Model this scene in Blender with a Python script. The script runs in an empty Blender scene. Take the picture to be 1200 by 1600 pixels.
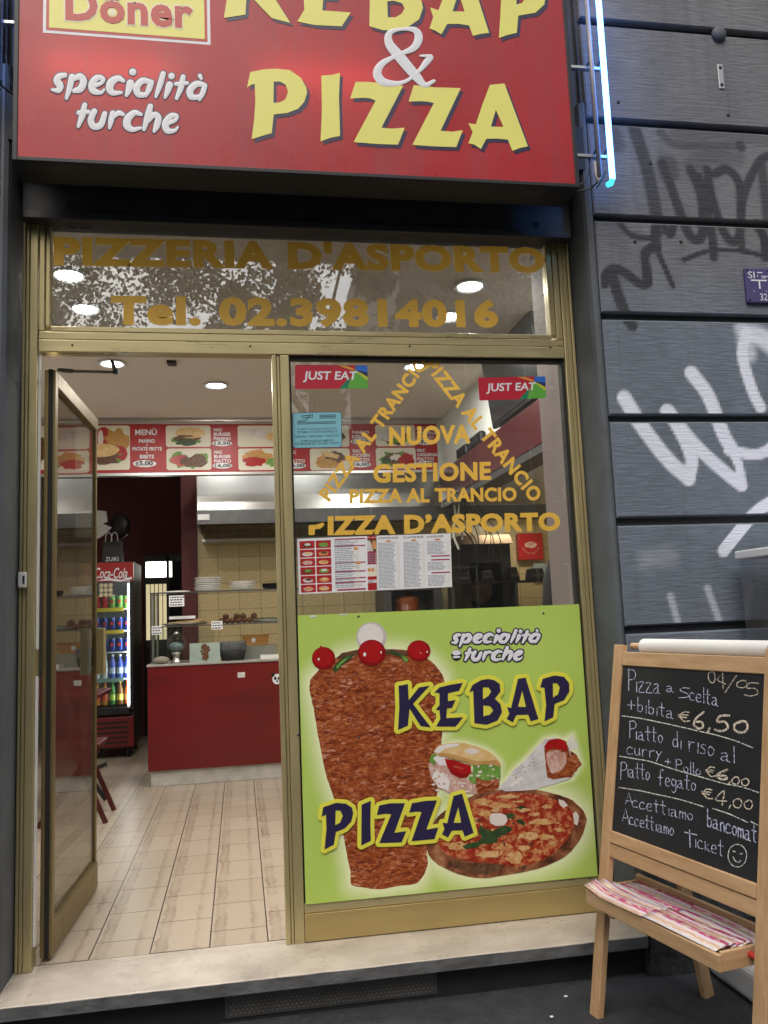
import bpy, bmesh, math, random
import numpy as np
from mathutils import Vector, Matrix, noise as mnoise
from mathutils.geometry import tessellate_polygon
random.seed(7); np.random.seed(7)
D = bpy.data; SC = bpy.context.scene; COL = SC.collection
rad = math.radians

# ------------------------------------------------------------------ camera
CAM_F, CAM_O, YAW, PITCH, ROLL = 1320.6, Vector((0.8131, -3.3128, 1.1853)), 0.1732, 0.1238, -0.0411
_f = Vector((math.sin(YAW)*math.cos(PITCH), math.cos(YAW)*math.cos(PITCH), math.sin(PITCH)))
_r0 = Vector((math.cos(YAW), -math.sin(YAW), 0)); _u0 = _r0.cross(_f)
_r = math.cos(ROLL)*_r0 + math.sin(ROLL)*_u0; _u = -math.sin(ROLL)*_r0 + math.cos(ROLL)*_u0
cd = D.cameras.new('camera'); cam = D.objects.new('camera', cd); COL.objects.link(cam)
cd.sensor_fit = 'VERTICAL'; cd.sensor_height = 24; cd.lens = CAM_F*24/1600; cd.clip_start = .05; cd.clip_end = 500
Mx = Matrix((_r, _u, -_f)).transposed().to_4x4(); Mx.translation = CAM_O; cam.matrix_world = Mx
SC.camera = cam
# ------------------------------------------------------------------ sky, sun, exposure (overcast day)
W = D.worlds.new('World'); SC.world = W; W.use_nodes = True
nt = W.node_tree; bg = nt.nodes['Background']
sky = nt.nodes.new('ShaderNodeTexSky'); sky.sky_type = 'NISHITA'; sky.sun_disc = False
SUN_EL, SUN_ROT = rad(52), rad(200)
sky.sun_elevation = SUN_EL; sky.sun_rotation = SUN_ROT; sky.air_density = 1.6; sky.dust_density = 5; sky.ozone_density = 1
hs = nt.nodes.new('ShaderNodeHueSaturation'); hs.inputs['Saturation'].default_value = .72
nt.links.new(sky.outputs[0], hs.inputs['Color']); nt.links.new(hs.outputs[0], bg.inputs['Color'])
bg.inputs['Strength'].default_value = .13
sd = D.lights.new('sun', 'SUN'); sd.energy = .7; sd.angle = rad(40); sd.color = (1, .97, .93)
sun = D.objects.new('sun', sd); COL.objects.link(sun)
sdir = Vector((math.sin(SUN_ROT)*math.cos(SUN_EL), math.cos(SUN_ROT)*math.cos(SUN_EL), math.sin(SUN_EL)))
sun.rotation_euler = sdir.to_track_quat('Z', 'Y').to_euler()
SC.view_settings.view_transform = 'Standard'; SC.view_settings.look = 'None'
SC.view_settings.exposure = 0.35; SC.view_settings.gamma = 1

# ------------------------------------------------------------------ geometry helpers
def ray(u, v):
    return _r*((u-600)/CAM_F) + _u*(-(v-800)/CAM_F) + _f
def at(u, v, Y=0.0):                       # where a sight line meets the plane y = Y
    d = ray(u, v); return CAM_O + d*((Y-CAM_O.y)/d.y)
def atz(u, v, Z=0.0):
    d = ray(u, v); return CAM_O + d*((Z-CAM_O.z)/d.z)
def atp(u, v, P, n):
    d = ray(u, v); return CAM_O + d*((P-CAM_O).dot(n)/d.dot(n))

class MB:
    def __init__(s): s.v = []; s.f = []; s.m = []; s.sm = []
    def add(s, vs, fs, mi=0, smooth=False):
        o = len(s.v); s.v += [tuple(p) for p in vs]
        for f in fs: s.f.append(tuple(i+o for i in f)); s.m.append(mi); s.sm.append(smooth)
    def box(s, x0, x1, y0, y1, z0, z1, mi=0):
        s.add([(x0,y0,z0),(x1,y0,z0),(x1,y1,z0),(x0,y1,z0),(x0,y0,z1),(x1,y0,z1),(x1,y1,z1),(x0,y1,z1)],
              [(3,2,1,0),(4,5,6,7),(0,1,5,4),(1,2,6,5),(2,3,7,6),(3,0,4,7)], mi); return s
    def obox(s, c, ax, ay, az, hx, hy, hz, mi=0):       # oriented box, half sizes
        c = Vector(c); vs = []
        for k in (-1,1):
            for (i,j) in ((-1,-1),(1,-1),(1,1),(-1,1)): vs.append(c+ax*(i*hx)+ay*(j*hy)+az*(k*hz))
        s.add(vs, [(3,2,1,0),(4,5,6,7),(0,1,5,4),(1,2,6,5),(2,3,7,6),(3,0,4,7)], mi); return s
    def bar(s, a, b, w, h, side=Vector((0,0,1)), mi=0):
        a = Vector(a); b = Vector(b); d = (b-a); L = d.length; d.normalize()
        x = d.cross(side).normalized(); y = x.cross(d).normalized()
        return s.obox((a+b)/2, x, y, d, w/2, h/2, L/2, mi)
    def cyl(s, a, b, r, n=16, r2=None, mi=0, caps=True, smooth=True):
        a = Vector(a); b = Vector(b); d = (b-a).normalized(); r2 = r if r2 is None else r2
        t = Vector((0,0,1)) if abs(d.z) < .9 else Vector((1,0,0))
        x = d.cross(t).normalized(); y = d.cross(x)
        vs = []
        for (c, q) in ((a, r), (b, r2)):
            for k in range(n):
                an = 2*math.pi*k/n; vs.append(c+x*(q*math.cos(an))+y*(q*math.sin(an)))
        s.add(vs, [(k, n+k, n+(k+1)%n, (k+1)%n)[::-1] for k in range(n)], mi, smooth)
        if caps:
            s.add(vs[:n], [tuple(range(n))], mi); s.add(vs[n:], [tuple(range(n))[::-1]], mi)
        return s
    def tube(s, pts, r, n=8, mi=0):
        pts = [Vector(p) for p in pts]; rings = []
        x = None
        for i, p in enumerate(pts):
            d = (pts[min(i+1, len(pts)-1)]-pts[max(i-1, 0)]).normalized()
            if x is None:
                t = Vector((0,0,1)) if abs(d.z) < .9 else Vector((1,0,0)); x = d.cross(t).normalized()
            x = (x-d*x.dot(d)).normalized(); y = d.cross(x)
            rr = r[i] if isinstance(r, (list, tuple)) else r
            rings.append([p+x*(rr*math.cos(2*math.pi*k/n))+y*(rr*math.sin(2*math.pi*k/n)) for k in range(n)])
        vs = [q for R in rings for q in R]
        fs = [(i*n+k, i*n+(k+1)%n, (i+1)*n+(k+1)%n, (i+1)*n+k) for i in range(len(pts)-1) for k in range(n)]
        fs += [tuple(range(n))[::-1], tuple(range((len(pts)-1)*n, len(pts)*n))]
        s.add(vs, fs, mi, True); return s
    def lathe(s, prof, c, n=16, mi=0, axis='z'):
        c = Vector(c); vs = []
        for (r, h) in prof:
            for k in range(n):
                a = 2*math.pi*k/n
                vs.append(c+Vector((r*math.cos(a), r*math.sin(a), h)) if axis == 'z' else c+Vector((r*math.cos(a), h, r*math.sin(a))))
        fs = [(i*n+k, i*n+(k+1)%n, (i+1)*n+(k+1)%n, (i+1)*n+k) for i in range(len(prof)-1) for k in range(n)]
        if axis != 'z': fs = [f[::-1] for f in fs]
        s.add(vs, fs, mi, True); return s
    def ball(s, c, r, mi=0, n=12, sq=(1,1,1), jit=0):
        c = Vector(c); vs = []; m = n//2
        for i in range(m+1):
            th = math.pi*i/m
            for k in range(n):
                a = 2*math.pi*k/n
                p = Vector((math.sin(th)*math.cos(a), math.sin(th)*math.sin(a), math.cos(th)))
                q = 1+(jit*mnoise.noise(p*2.3+c*37) if jit else 0)
                vs.append(c+Vector((p.x*sq[0], p.y*sq[1], p.z*sq[2]))*r*q)
        s.add(vs, [(i*n+k, (i+1)*n+k, (i+1)*n+(k+1)%n, i*n+(k+1)%n) for i in range(m) for k in range(n)], mi, True); return s
    def poly(s, loops, mi=0):             # 3-D flat polygon, loops[0] outer, the rest holes
        loops = [[Vector(p) for p in L] for L in loops]
        tri = tessellate_polygon(loops); s.add([p for L in loops for p in L], tri, mi); return s
    def build(s, name, mats, parent=None, bevel=0, face=None, seg=2):
        me = D.meshes.new(name); off = Vector(parent_loc(parent))
        me.from_pydata([(p[0]-off.x, p[1]-off.y, p[2]-off.z) for p in s.v], [], s.f)
        if not isinstance(mats, (list, tuple)): mats = [mats]
        for m in mats: me.materials.append(m)
        me.polygons.foreach_set('material_index', s.m); me.polygons.foreach_set('use_smooth', s.sm)
        if face is not None: fix_normals(me, Vector(face))
        me.update()
        o = D.objects.new(name, me); COL.objects.link(o)
        if parent is not None: o.parent = parent
        if bevel:
            b = o.modifiers.new('bevel', 'BEVEL'); b.width = bevel; b.segments = seg; b.limit_method = 'ANGLE'; b.angle_limit = rad(50); b.harden_normals = False
        return o
def fix_normals(me, n):
    bm = bmesh.new(); bm.from_mesh(me)
    for f in bm.faces:
        f.normal_update()
        if f.normal.dot(n) < -.2: f.normal_flip()
    bm.to_mesh(me); bm.free()
LOC = {}
def parent_loc(p):
    l = Vector((0,0,0))
    while p is not None: l = l+p.location; p = p.parent
    return l
def tag(o, label, cat, group=None, kind=None):
    if label: o['label'] = label
    if cat: o['category'] = cat
    if group: o['group'] = group
    if kind: o['kind'] = kind
    return o
def thing(name, label, cat, loc, group=None):
    o = D.objects.new(name, None); o.empty_display_size = .05; COL.objects.link(o); o.location = loc
    return tag(o, label, cat, group)
def struct(o): o['kind'] = 'structure'; return o
def copy_thing(src, dloc, label=None, name=None):
    c = src.copy(); COL.objects.link(c); c.location = Vector(src.location)+Vector(dloc)
    if label: c['label'] = label
    for ch in src.children:
        d = ch.copy(); COL.objects.link(d); d.parent = c
        for g in ch.children:
            e = g.copy(); COL.objects.link(e); e.parent = d
    return c
def smooth_path(pts, k=6):                # Catmull-Rom through tuples of any length
    P = [np.array(p, float) for p in pts]
    if len(P) < 3: 
        return [tuple(P[0]+(P[-1]-P[0])*i/k) for i in range(k+1)] if len(P) == 2 else [tuple(P[0])]
    P = [2*P[0]-P[1]]+P+[2*P[-1]-P[-2]]; out = []
    for i in range(1, len(P)-2):
        a, b, c, d = P[i-1], P[i], P[i+1], P[i+2]
        for j in range(k):
            t = j/k
            out.append(tuple(.5*((2*b)+(c-a)*t+(2*a-5*b+4*c-d)*t*t+(3*b-a-3*c+d)*t**3)))
    out.append(tuple(P[-2])); return out
def stroke(mb, pts, f, n, h=.0004, mi=0, grow=0, k=6, closed=False, curve=True):
    """A brush stroke lying on a surface. pts: (u, v, radius); f maps (u, v) to 3-D; n is the surface normal."""
    S = smooth_path(pts, k) if curve else [tuple(p) for p in pts]
    n = Vector(n)
    def circ(u, v, r, ang0=0, ang1=2*math.pi, m=12): return [(u+r*math.cos(ang0+(ang1-ang0)*i/m), v+r*math.sin(ang0+(ang1-ang0)*i/m)) for i in range(m)]
    def disc(u, v, r, q):
        c = f(u, v)+n*(h+q*h*.02); R = circ(u, v, r)
        vs = [c]+[f(*p)+n*(q*h*.02) for p in R]
        mb.add(vs, [(0, 1+i, 1+(i+1) % len(R)) for i in range(len(R))], mi)
    r = lambda p: max(p[2]+grow, .01)
    if len(S) == 1: disc(S[0][0], S[0][1], r(S[0]), 0); return
    prof = ((-1, 0), (-.55, .8), (0, 1), (.55, .8), (1, 0)); vs = []; N = len(S)
    for i, p in enumerate(S):
        a = S[max(i-1, 0)]; b = S[min(i+1, N-1)]; du, dv = b[0]-a[0], b[1]-a[1]; L = math.hypot(du, dv) or 1
        for (t, hh) in prof: vs.append(f(p[0]-dv/L*r(p)*t, p[1]+du/L*r(p)*t)+n*(h*hh))
    m = len(prof)
    mb.add(vs, [(i*m+k_, i*m+k_+1, (i+1)*m+k_+1, (i+1)*m+k_) for i in range(N-1) for k_ in range(m-1)], mi)
    disc(S[0][0], S[0][1], r(S[0]), 1); disc(S[-1][0], S[-1][1], r(S[-1]), 2)
_tc = {}
def text2d(s, bold=0.0, shear=0.0, space=1.0, res=3):
    key = (s, bold, shear, space)
    if key in _tc: return _tc[key]
    c = D.curves.new('lettering', 'FONT'); c.body = s; c.offset = bold; c.shear = shear; c.space_character = space; c.resolution_u = res; c.fill_mode = 'FRONT'
    o = D.objects.new('lettering', c); COL.objects.link(o)
    dg = bpy.context.evaluated_depsgraph_get(); dg.update()
    me = o.evaluated_get(dg).to_mesh()
    V = np.array([tuple(v.co)[:2] for v in me.vertices]) if len(me.vertices) else np.zeros((0, 2)); F = [tuple(p.vertices) for p in me.polygons]
    o.evaluated_get(dg).to_mesh_clear(); D.objects.remove(o); D.curves.remove(c)
    _tc[key] = (V, F); return V, F
def text_on(mb, s, TL, TR, BL, n, mi=0, bold=.0, shear=0, space=1.0, lift=0.0):
    """Fit the lettering's box to three corners of the place where it stands."""
    V, F = text2d(s, bold, shear, space); n = Vector(n)
    if not len(V): return
    mn = V.min(0); mx = V.max(0); TL, TR, BL = Vector(TL), Vector(TR), Vector(BL); vs = []
    for p in V:
        a = (p[0]-mn[0])/(mx[0]-mn[0]); b = (mx[1]-p[1])/(mx[1]-mn[1])
        vs.append(TL+(TR-TL)*a+(BL-TL)*b+n*lift)
    mb.add(vs, F, mi)
def text_px(mb, s, tl, tr, bl, Y, mi=0, bold=.0, shear=0, space=1.0):
    text_on(mb, s, at(*tl, Y), at(*tr, Y), at(*bl, Y), (0,-1,0), mi, bold, shear, space)

# ------------------------------------------------------------------ materials
def newmat(name):
    m = D.materials.new(name); m.use_nodes = True; return m, m.node_tree, m.node_tree.nodes['Principled BSDF']
def N(nt, t, **kw):
    n = nt.nodes.new(t)
    for k, v in kw.items(): setattr(n, k, v)
    return n
def mixc(nt, fac, a, b, mode='MIX'):
    n = N(nt, 'ShaderNodeMix', data_type='RGBA', blend_type=mode)
    for sock, val in ((n.inputs['Factor'], fac), (n.inputs[6], a), (n.inputs[7], b)):
        if isinstance(val, bpy.types.NodeSocket): nt.links.new(val, sock)
        elif isinstance(val, (int, float)): sock.default_value = val
        else: sock.default_value = (*val[:3], 1)
    return n.outputs[2]
def coords(nt, scale=(1,1,1), rot=(0,0,0), loc=(0,0,0)):
    tc = N(nt, 'ShaderNodeTexCoord'); mp = N(nt, 'ShaderNodeMapping')
    mp.inputs['Scale'].default_value = scale; mp.inputs['Rotation'].default_value = rot; mp.inputs['Location'].default_value = loc
    nt.links.new(tc.outputs['Object'], mp.inputs['Vector']); return mp.outputs[0]
def noise(nt, vec, scale, detail=4, rough=.55, lo=.35, hi=.65, dist=0):
    n = N(nt, 'ShaderNodeTexNoise'); n.inputs['Scale'].default_value = scale; n.inputs['Detail'].default_value = detail; n.inputs['Roughness'].default_value = rough; n.inputs['Distortion'].default_value = dist
    nt.links.new(vec, n.inputs['Vector'])
    r = N(nt, 'ShaderNodeMapRange'); r.inputs[1].default_value = lo; r.inputs[2].default_value = hi; nt.links.new(n.outputs['Fac'], r.inputs[0]); return r.outputs[0]
def bump(nt, b, h, strength=.3, dist=.005):
    n = N(nt, 'ShaderNodeBump'); n.inputs['Strength'].default_value = strength; n.inputs['Distance'].default_value = dist
    nt.links.new(h, n.inputs['Height']); nt.links.new(n.outputs[0], b.inputs['Normal'])
def simple(name, c, rough=.5, metal=0, var=.25, scale=8, stretch=(1,1,1), bmp=0, spec=None, c2=None, rv=0, trans=0, bscale=None, bdist=.004):
    m, nt, b = newmat(name)
    vec = coords(nt, stretch)
    c2 = c2 or tuple(x*(1-var) for x in c)
    fac = noise(nt, vec, scale, 6, .62, .3, .7)
    nt.links.new(mixc(nt, fac, c2, c), b.inputs['Base Color'])
    b.inputs['Roughness'].default_value = rough; b.inputs['Metallic'].default_value = metal
    if rv:
        r = N(nt, 'ShaderNodeMapRange'); r.inputs[3].default_value = rough-rv; r.inputs[4].default_value = rough+rv
        nt.links.new(noise(nt, vec, scale*2.3, 5), r.inputs[0]); nt.links.new(r.outputs[0], b.inputs['Roughness'])
    if spec is not None: b.inputs['Specular IOR Level'].default_value = spec
    if bmp: bump(nt, b, noise(nt, vec, bscale or scale*3, 6, .6, .2, .8), bmp, bdist)
    if trans: b.inputs['Transmission Weight'].default_value = trans
    return m
def emis(name, c, s):
    m, nt, b = newmat(name); b.inputs['Base Color'].default_value = (*c, 1); b.inputs['Emission Color'].default_value = (*c, 1); b.inputs['Emission Strength'].default_value = s
    return m
def glass(name, tint=(.95,.97,.96), f0=.05, rough=0.0, dirt=0.03):
    """Thin pane: clear transmission plus mirror reflection that grows towards grazing angles."""
    m, nt, b = newmat(name); nt.nodes.remove(b); out = nt.nodes['Material Output']
    geo = N(nt, 'ShaderNodeNewGeometry'); dot = N(nt, 'ShaderNodeVectorMath', operation='DOT_PRODUCT')
    nt.links.new(geo.outputs['Normal'], dot.inputs[0]); nt.links.new(geo.outputs['Incoming'], dot.inputs[1])
    ab = N(nt, 'ShaderNodeMath', operation='ABSOLUTE'); nt.links.new(dot.outputs['Value'], ab.inputs[0])
    om = N(nt, 'ShaderNodeMath', operation='SUBTRACT'); om.inputs[0].default_value = 1; nt.links.new(ab.outputs[0], om.inputs[1])
    pw = N(nt, 'ShaderNodeMath', operation='POWER'); pw.inputs[1].default_value = 5; nt.links.new(om.outputs[0], pw.inputs[0])
    mr = N(nt, 'ShaderNodeMapRange'); mr.inputs[3].default_value = f0; mr.inputs[4].default_value = 1; nt.links.new(pw.outputs[0], mr.inputs[0])
    tr = N(nt, 'ShaderNodeBsdfTransparent'); tr.inputs[0].default_value = (*tint, 1)
    gl = N(nt, 'ShaderNodeBsdfGlossy'); gl.inputs['Roughness'].default_value = rough
    mx = N(nt, 'ShaderNodeMixShader'); nt.links.new(mr.outputs[0], mx.inputs[0]); nt.links.new(tr.outputs[0], mx.inputs[1]); nt.links.new(gl.outputs[0], mx.inputs[2])
    last = mx.outputs[0]
    if dirt:
        df = N(nt, 'ShaderNodeBsdfDiffuse'); df.inputs[0].default_value = (.5, .47, .42, 1)
        vec = coords(nt); fac = noise(nt, vec, 5, 8, .7, .25, .95)
        mm = N(nt, 'ShaderNodeMath', operation='MULTIPLY'); mm.inputs[1].default_value = dirt*3; nt.links.new(fac, mm.inputs[0])
        m2 = N(nt, 'ShaderNodeMixShader'); nt.links.new(mm.outputs[0], m2.inputs[0]); nt.links.new(last, m2.inputs[1]); nt.links.new(df.outputs[0], m2.inputs[2]); last = m2.outputs[0]
    nt.links.new(last, out.inputs['Surface']); return m
def tiles(name, bw, bh, offset, c1, c2, mortar, axes, msize=.004, loc=(0,0), rough=.25, pattern=None, vein=None):
    m, nt, b = newmat(name)
    tc = N(nt, 'ShaderNodeTexCoord'); sp = N(nt, 'ShaderNodeSeparateXYZ'); cb = N(nt, 'ShaderNodeCombineXYZ')
    nt.links.new(tc.outputs['Object'], sp.inputs[0])
    nt.links.new(sp.outputs[axes[0]], cb.inputs[0]); nt.links.new(sp.outputs[axes[1]], cb.inputs[1])
    mp = N(nt, 'ShaderNodeMapping'); mp.inputs['Location'].default_value = (-loc[0], -loc[1], 0); nt.links.new(cb.outputs[0], mp.inputs[0])
    br = N(nt, 'ShaderNodeTexBrick', offset=offset, offset_frequency=2); br.inputs['Scale'].default_value = 1
    br.inputs['Brick Width'].default_value = bw; br.inputs['Row Height'].default_value = bh; br.inputs['Mortar Size'].default_value = msize; br.inputs['Mortar Smooth'].default_value = .3
    br.inputs['Color1'].default_value = (*c1, 1); br.inputs['Color2'].default_value = (*c2, 1); br.inputs['Mortar'].default_value = (*mortar, 1); br.inputs['Bias'].default_value = 0
    nt.links.new(mp.outputs[0], br.inputs['Vector'])
    col = br.outputs['Color']
    if pattern:
        fac = noise(nt, mp.outputs[0], pattern[1], 2, .5, pattern[2], pattern[3])
        inv = N(nt, 'ShaderNodeMath', operation='SUBTRACT'); inv.inputs[0].default_value = 1; nt.links.new(br.outputs['Fac'], inv.inputs[1])
        mu = N(nt, 'ShaderNodeMath', operation='MULTIPLY'); nt.links.new(fac, mu.inputs[0]); nt.links.new(inv.outputs[0], mu.inputs[1])
        col = mixc(nt, mu.outputs[0], col, pattern[0])
    if vein:
        # soft brown bands along each tile, like printed marble
        mp2 = N(nt, 'ShaderNodeMapping'); mp2.inputs['Scale'].default_value = (1.0, 1, 1); nt.links.new(mp.outputs[0], mp2.inputs[0])
        sp2 = N(nt, 'ShaderNodeSeparateXYZ'); nt.links.new(mp.outputs[0], sp2.inputs[0])
        nz = N(nt, 'ShaderNodeTexNoise'); nz.inputs['Scale'].default_value = 14; nz.inputs['Detail'].default_value = 6; nt.links.new(mp.outputs[0], nz.inputs['Vector'])
        dv = N(nt, 'ShaderNodeMath', operation='DIVIDE'); dv.inputs[1].default_value = bh; nt.links.new(sp2.outputs[1], dv.inputs[0])
        nzs = N(nt, 'ShaderNodeMath', operation='MULTIPLY_ADD'); nzs.inputs[1].default_value = .22; nt.links.new(nz.outputs['Fac'], nzs.inputs[0]); nt.links.new(dv.outputs[0], nzs.inputs[2])
        fr = N(nt, 'ShaderNodeMath', operation='FRACT'); nt.links.new(nzs.outputs[0], fr.inputs[0])
        rp = N(nt, 'ShaderNodeValToRGB'); e = rp.color_ramp.elements
        e[0].position = 0; e[0].color = (0,0,0,1); e[1].position = 1; e[1].color = (0,0,0,1)
        for p, v in ((.16, 0), (.19, .9), (.27, .35), (.36, .75), (.40, 0), (.80, 0), (.85, .7), (.93, .1)):
            q = e.new(p); q.color = (v, v, v, 1)
        nt.links.new(fr.outputs[0], rp.inputs[0])
        sc = noise(nt, mp.outputs[0], 5, 5, .6, .3, .75)
        mu2 = N(nt, 'ShaderNodeMath', operation='MULTIPLY'); nt.links.new(rp.outputs[0], mu2.inputs[0]); nt.links.new(sc, mu2.inputs[1])
        inv2 = N(nt, 'ShaderNodeMath', operation='SUBTRACT'); inv2.inputs[0].default_value = 1; nt.links.new(br.outputs['Fac'], inv2.inputs[1])
        mu3 = N(nt, 'ShaderNodeMath', operation='MULTIPLY'); nt.links.new(mu2.outputs[0], mu3.inputs[0]); nt.links.new(inv2.outputs[0], mu3.inputs[1])
        col = mixc(nt, mu3.outputs[0], col, vein)
    nt.links.new(col, b.inputs['Base Color']); b.inputs['Roughness'].default_value = rough
    bump(nt, b, br.outputs['Fac'], -.25, .002)
    return m

M = {}
M['asphalt'] = simple('asphalt', (.045,.048,.055), .85, var=.45, scale=30, bmp=.5, bscale=160)
M['road'] = simple('road_asphalt', (.05,.05,.052), .9, var=.3, scale=6, bmp=.3, bscale=90)
M['brass'] = simple('anodised_brass', (.60,.51,.27), .36, .6, var=.20, scale=3, stretch=(4,4,.5), rv=.08)
M['brass_h'] = simple('anodised_brass_rail', (.62,.53,.29), .34, .6, var=.16, scale=3, stretch=(.5,5,5), rv=.08)
M['brass_dark'] = simple('brown_brass', (.30,.235,.11), .42, .6, var=.3, scale=3, stretch=(4,4,.6))  # deeper, browner brass for the door frame
M['brass_plate'] = simple('brass_kick_plate', (.56,.43,.18), .42, .6, var=.2, scale=3, stretch=(.6,3,3), rv=.08)
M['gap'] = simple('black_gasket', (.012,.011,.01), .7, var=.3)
M['white_trim'] = simple('plain_white', (.75,.75,.73), .5, var=.1)
M['steel'] = simple('brushed_steel', (.50,.50,.49), .36, 1, var=.06, scale=4, stretch=(.4,6,30))
M['hood_steel'] = simple('polished_hood_steel', (.50,.50,.49), .25, 1, var=.05, scale=4, stretch=(.4,6,20))
M['steel_dark'] = simple('dark_steel', (.12,.12,.125), .45, .6, var=.3)
M['marble'] = simple('marble_sill', (.63,.57,.49), .33, var=.0, scale=5, c2=(.42,.37,.31), rv=.12, bmp=.08)
M['sill_edge'] = simple('worn_stone_edge', (.16,.165,.17), .7, var=.65, scale=18, stretch=(.5,1,1), bmp=.5)
M['riser'] = simple('dark_riser', (.018,.02,.024), .6, var=.4, scale=10, bmp=.2)
M['plinth'] = simple('rough_dark_stone', (.085,.088,.095), .85, var=.75, scale=22, bmp=.9, bscale=60, bdist=.01)
M['lintel'] = simple('painted_shutter_steel', (.05,.054,.06), .5, var=.4, scale=6, bmp=.1)
M['sign_frame'] = simple('sign_frame_paint', (.018,.02,.025), .45, .2, var=.25)
def specks(m, c, scale, lo, hi, stretch=(1,1,1)):      # grit and flecks stuck to a surface
    nt = m.node_tree; b = nt.nodes['Principled BSDF']; src = b.inputs['Base Color'].links[0].from_socket
    f = noise(nt, coords(nt, stretch, loc=(4,2,9)), scale, 3, .6, lo, hi); nt.links.new(mixc(nt, f, src, c), b.inputs['Base Color'])
M['sign_red'] = simple('sign_red_sheet', (.56,.035,.045), .30, var=.14, scale=2.2, rv=.06)
def lit_sheet(m):                       # acrylic sheet of a box sign: lets the tubes behind it glow through a little
    nt = m.node_tree; b = nt.nodes['Principled BSDF']; out = nt.nodes['Material Output']
    t = N(nt, 'ShaderNodeBsdfTranslucent'); t.inputs[0].default_value = (.75,.05,.045,1); mx = N(nt, 'ShaderNodeMixShader'); mx.inputs[0].default_value = .22
    nt.links.new(b.outputs[0], mx.inputs[1]); nt.links.new(t.outputs[0], mx.inputs[2]); nt.links.new(mx.outputs[0], out.inputs['Surface'])
specks(M['sign_red'], (.10,.02,.025), 42, .735, .76); specks(M['sign_red'], (.40,.06,.07), 1.6, .5, .8, (7,1,.5)); lit_sheet(M['sign_red']); M['sign_tube'] = emis('sign_tube_light', (1,.96,.9), 8)
M['letter_yellow'] = simple('yellow_vinyl', (.84,.80,.20), .35, var=.05)
M['letter_navy'] = simple('navy_vinyl', (.025,.02,.07), .35, var=.05)
M['letter_white'] = simple('white_vinyl', (.80,.81,.86), .35, var=.04)
M['letter_red'] = simple('red_vinyl', (.52,.035,.03), .35, var=.05)
M['cream_vinyl'] = simple('cream_vinyl', (.85,.80,.55), .35, var=.04)
M['gold'] = simple('gold_vinyl', (.66,.42,.07), .4, 0, var=.10, scale=12)
def backlit_vinyl(m):                    # thin cut film: some of the shop's light comes through it
    nt = m.node_tree; b = nt.nodes['Principled BSDF']; out = nt.nodes['Material Output']
    t = N(nt, 'ShaderNodeBsdfTranslucent'); t.inputs[0].default_value = (.80,.48,.08,1); mx = N(nt, 'ShaderNodeMixShader'); mx.inputs[0].default_value = .38
    nt.links.new(b.outputs[0], mx.inputs[1]); nt.links.new(t.outputs[0], mx.inputs[2]); nt.links.new(mx.outputs[0], out.inputs['Surface'])
backlit_vinyl(M['gold'])
M['glass'] = glass('window_glass', f0=.055, dirt=.008)
M['glass_top'] = glass('transom_glass', f0=.30, dirt=.075)
M['glass_door'] = glass('door_glass', tint=(.66,.65,.59), f0=.14, dirt=.035)
M['glass_case'] = glass('case_glass', tint=(.90,.94,.92), f0=.05, dirt=.01)
M['plastic_clear'] = glass('clear_plastic_sheet', tint=(.95,.96,.98), f0=.03, rough=.05, dirt=.05)
M['floor'] = tiles('marbled_floor_tile', .325, .2151, .5, (.46,.39,.31), (.41,.34,.265), (.025,.022,.018), (1, 0), .0028, (.064, .2509), .32, vein=(.17,.11,.07))
M['wall_tile'] = tiles('yellow_wall_tile', .2, .25, 0, (.62,.50,.28), (.58,.46,.25), (.22,.17,.10), (0, 2), .0025, (.02,.07), .25, pattern=((.46,.34,.16), 70, .50, .66))
M['maroon'] = simple('maroon_wall_paint', (.10,.011,.014), .6, var=.2)
M['ceiling'] = simple('ceiling_plaster', (.74,.665,.60), .85, var=.06, scale=2)
M['white_wall'] = simple('white_wall_paint', (.72,.74,.72), .7, var=.06, scale=2)
M['pink_wall'] = simple('pink_beige_wall_paint', (.27,.215,.215), .7, var=.08, scale=3)
M['counter_red'] = simple('red_counter_laminate', (.17,.010,.012), .32, var=.12, scale=2)
M['plinth_white'] = simple('scuffed_white_plinth', (.62,.60,.57), .5, var=.35, scale=9)
M['black'] = simple('black_plastic', (.014,.014,.016), .4, var=.3)
M['black_matte'] = simple('black_matte_cloth', (.02,.02,.024), .85, var=.4)
M['grey'] = simple('grey_board', (.33,.37,.38), .6, var=.1)
M['porcelain'] = simple('white_porcelain', (.78,.77,.73), .18, var=.04)
M['falafel'] = simple('fried_crust', (.13,.055,.02), .75, var=.6, scale=70, bmp=.6)
M['bread'] = simple('bread_crust', (.50,.33,.15), .7, var=.4, scale=30)
M['paper'] = simple('white_paper', (.78,.79,.82), .6, var=.03)
M['ink'] = simple('dark_ink', (.03,.03,.05), .6, var=.1)
M['ink_grey'] = simple('grey_print', (.30,.34,.42), .6, var=.5, scale=160, stretch=(1,1,.2))
M['print_red'] = simple('red_print', (.42,.015,.02), .4, var=.08)
M['print_crimson'] = simple('crimson_print', (.38,.03,.09), .45, var=.2, scale=40)
M['print_cream'] = simple('cream_print', (.76,.72,.60), .45, var=.05)
M['print_bun'] = simple('bun_print', (.66,.40,.13), .4, scale=26, c2=(.78,.60,.32))
M['print_brown'] = simple('dark_meat_print', (.05,.022,.012), .45, scale=60, c2=(.20,.09,.04))
M['print_green'] = simple('leaf_print', (.08,.22,.03), .45, scale=50, c2=(.22,.42,.08))
M['print_dkgreen'] = simple('dark_leaf_print', (.015,.03,.012), .45, scale=60, c2=(.05,.11,.03))
M['print_tomato'] = simple('tomato_print', (.47,.010,.012), .3, var=.25, scale=14)
M['print_tomato_rim'] = simple('tomato_edge_print', (.30,.006,.008), .3, var=.2, scale=20)
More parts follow.
